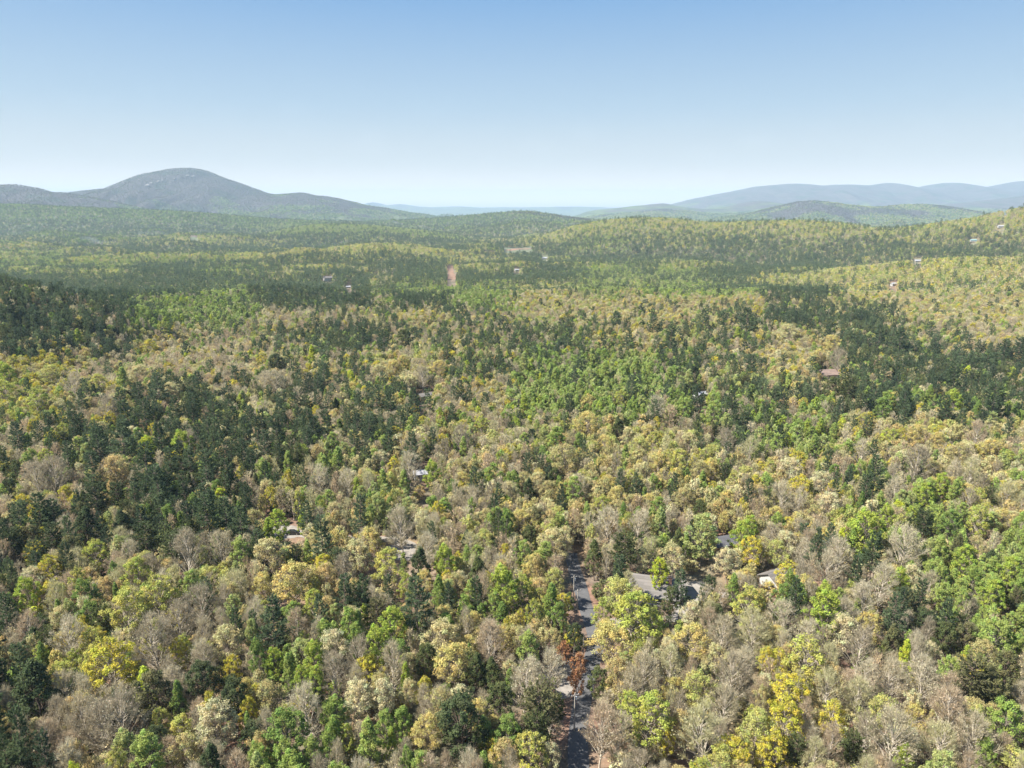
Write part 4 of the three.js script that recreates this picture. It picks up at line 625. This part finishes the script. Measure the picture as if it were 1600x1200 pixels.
for (const t of single) {
  const K = KINDS[t.k], v = t.v % K.full.length, pk = t.k + v + '_' + t.tint, f = K.full[v];
  let o = protos[pk];
  if (!o) { o = protos[pk] = new THREE.Group(); part('trunk', f.trunk, K.barkM, o); part('crown', f.crown, K.tintM[t.tint], o); } else o = protos[pk].clone();
  o.name = numbered(K.name); o.position.set(t.x, t.y, t.z); o.rotation.y = t.turn; o.scale.set(t.s, t.sh * K.full[0].h / f.h, t.s); scene.add(o);
  tag(o, t.label, 'tree', { w: 'layered dark pines in the woods', s: 'dense round pines in the woods', b: 'bare grey trees in the woods', o: 'tan budding trees in the woods', y: 'yellow budding trees in the woods', g: 'green leafy trees in the woods' }[t.k]);
}
// instanced woods
function woods(name, label, list, level) { // list: { k, tint, x, y, z, s, sh, turn, v }
  const o = new THREE.Group(); o.name = name; scene.add(o); tag(o, label, 'woods', null, 'stuff');
  const sets = {}; for (const t of list) { const l = level(t), n = KINDS[t.k][l].length; (sets[l + '_' + t.v % n] ??= []).push(t); }
  const m4 = new THREE.Matrix4(), q = new THREE.Quaternion(), up = V(0, 1, 0), c = new THREE.Color();
  for (const s in sets) {
    const [l, v] = s.split('_'), K = KINDS[sets[s][0].k], f = K[l][+v], im = new THREE.InstancedMesh(f.geo, M.woods, sets[s].length); im.name = 'trees'; im.castShadow = im.receiveShadow = true;
    sets[s].forEach((t, i) => { m4.compose(V(t.x, t.y, t.z), q.setFromAxisAngle(up, t.turn), V(t.s * (t.wide ?? 1), t.sh * K.full[0].h / f.h, t.s * (t.wide ?? 1))); im.setMatrixAt(i, m4); const w = TINTS[t.k][t.tint][0], b = t.dep > 1000 ? 0.92 + 0.16 * hash2(t.x * 13, t.z * 13, 6) : 0.86 + 0.28 * hash2(t.x * 13, t.z * 13, 6); im.setColorAt(i, c.setRGB(w[0] * b, w[1] * b, w[2] * b)); });
    o.add(im);
  }
  return o;
}
M.woods = leafMaterial([1, 1, 1]);
const far = [];
function growFar(widen) { return (x, z, q) => {
  const y = surface(x, z); let [k, cell] = pickKind(x, y, z, q); const high = -z > 4700 && (y + 60) / 340 - 0.38 + 0.9 * fbm(x / 420, z / 420, 4) + 0.3 * (hash2(q, 55) - 0.5) > 0; if (high) k = hash2(q, 56) < 0.75 ? 'b' : 's'; const s = SPREAD[k] * (0.72 + 0.5 * hash2(q, 14)), sh = (k === 'w' ? 0.72 : 0.62) * (0.85 + 0.4 * hash2(q, 15));
  const d = -z; if (d < 4500 && blocked(x, z, 3)) return;
  const [px, py, dep] = sight(x, y + 10, z); if (d < 4500 && inOpening(px, py, 3 / dep * FPX, 7 / dep * FPX, Math.hypot(x, z))) return;
  if (px < -20 || px > 1620 || py < 240) return;
  far.push({ k, tint: high && k === 'b' ? 5 : pickTint(k, cell, q, x, z), x, y: y - 0.5, z, s, sh, turn: hash2(q, 20) * 6.2832, v: Math.floor(hash2(q, 21) * 60), dep, wide: widen });
}; }
sow(1050, 1800, 5.4, growFar(1.15)); sow(1800, 3000, 7.2, growFar(1.45)); sow(3000, 5200, 11, growFar(1.85)); sow(5200, 8600, 19, growFar(2.5));
console.log('far trees', far.length);
const rest = planted.filter((t) => !t.single);
const WOODS = { w: ['pine_woods', 'dark layered pines of the woods beyond the nearest ones'], s: ['dense_pine_woods', 'dense round-topped pines of the woods beyond the nearest ones'], b: ['bare_woods', 'bare grey trees of the woods beyond the nearest ones'], o: ['budding_woods', 'tan budding trees of the woods beyond the nearest ones'], y: ['yellow_woods', 'yellow-green budding trees of the woods beyond the nearest ones'], g: ['green_woods', 'fresh green leafy trees of the woods beyond the nearest ones'] };
for (const k in WOODS) woods(WOODS[k][0], WOODS[k][1], [...rest, ...far].filter((t) => t.k === k), (t) => t.k && (t.dep < 900 ? 'mid' : 'low'));
{ // saplings and shrubs between the trunks
  const l = []; sow(70, 620, 4.6, (x, z, q) => {
    if (hash2(q, 40) < 0.35 || blocked(x, z, 0.6)) return; const y = land(x, z), [, cell] = pickKind(x, y, z, q), r = hash2(q, 41), k = 'DdgM'.includes(cell[0]) ? (r < 0.5 ? 's' : r < 0.8 ? 'b' : 'g') : (r < 0.16 ? 's' : r < 0.58 ? 'b' : r < 0.84 ? 'o' : r < 0.92 ? 'y' : 'g'), s = 0.2 + 0.3 * hash2(q, 42);
    const [px, py, dep] = sight(x, y + 3, z); if (dep < 430 && inOpening(px, py, 1.5 / dep * FPX, 3 / dep * FPX, Math.hypot(x, z))) return;
    l.push({ k, tint: pickTint(k, cell, q, x, z), x, y: y - 0.6 - 1.2 * s, z, s: s * 1.3, sh: s, turn: hash2(q, 20) * 6.28, v: Math.floor(hash2(q, 21) * 60) });
  });
  const byKind = {}; for (const t of l) (byKind[t.k] ??= []).push(t);
  const o = new THREE.Group(); o.name = 'undergrowth'; tag(o, 'saplings and shrubs on the leaf-strewn ground between the trunks', 'undergrowth', null, 'stuff');
  for (const k in byKind) { const w = woods('shrubs', '', byKind[k], () => 'mid'); scene.remove(w); for (const c of [...w.children]) { c.name = 'shrubs'; o.add(c); } }
  scene.add(o); console.log('shrubs', l.length);
}
shaded(scene);
renderer.render(scene, camera);
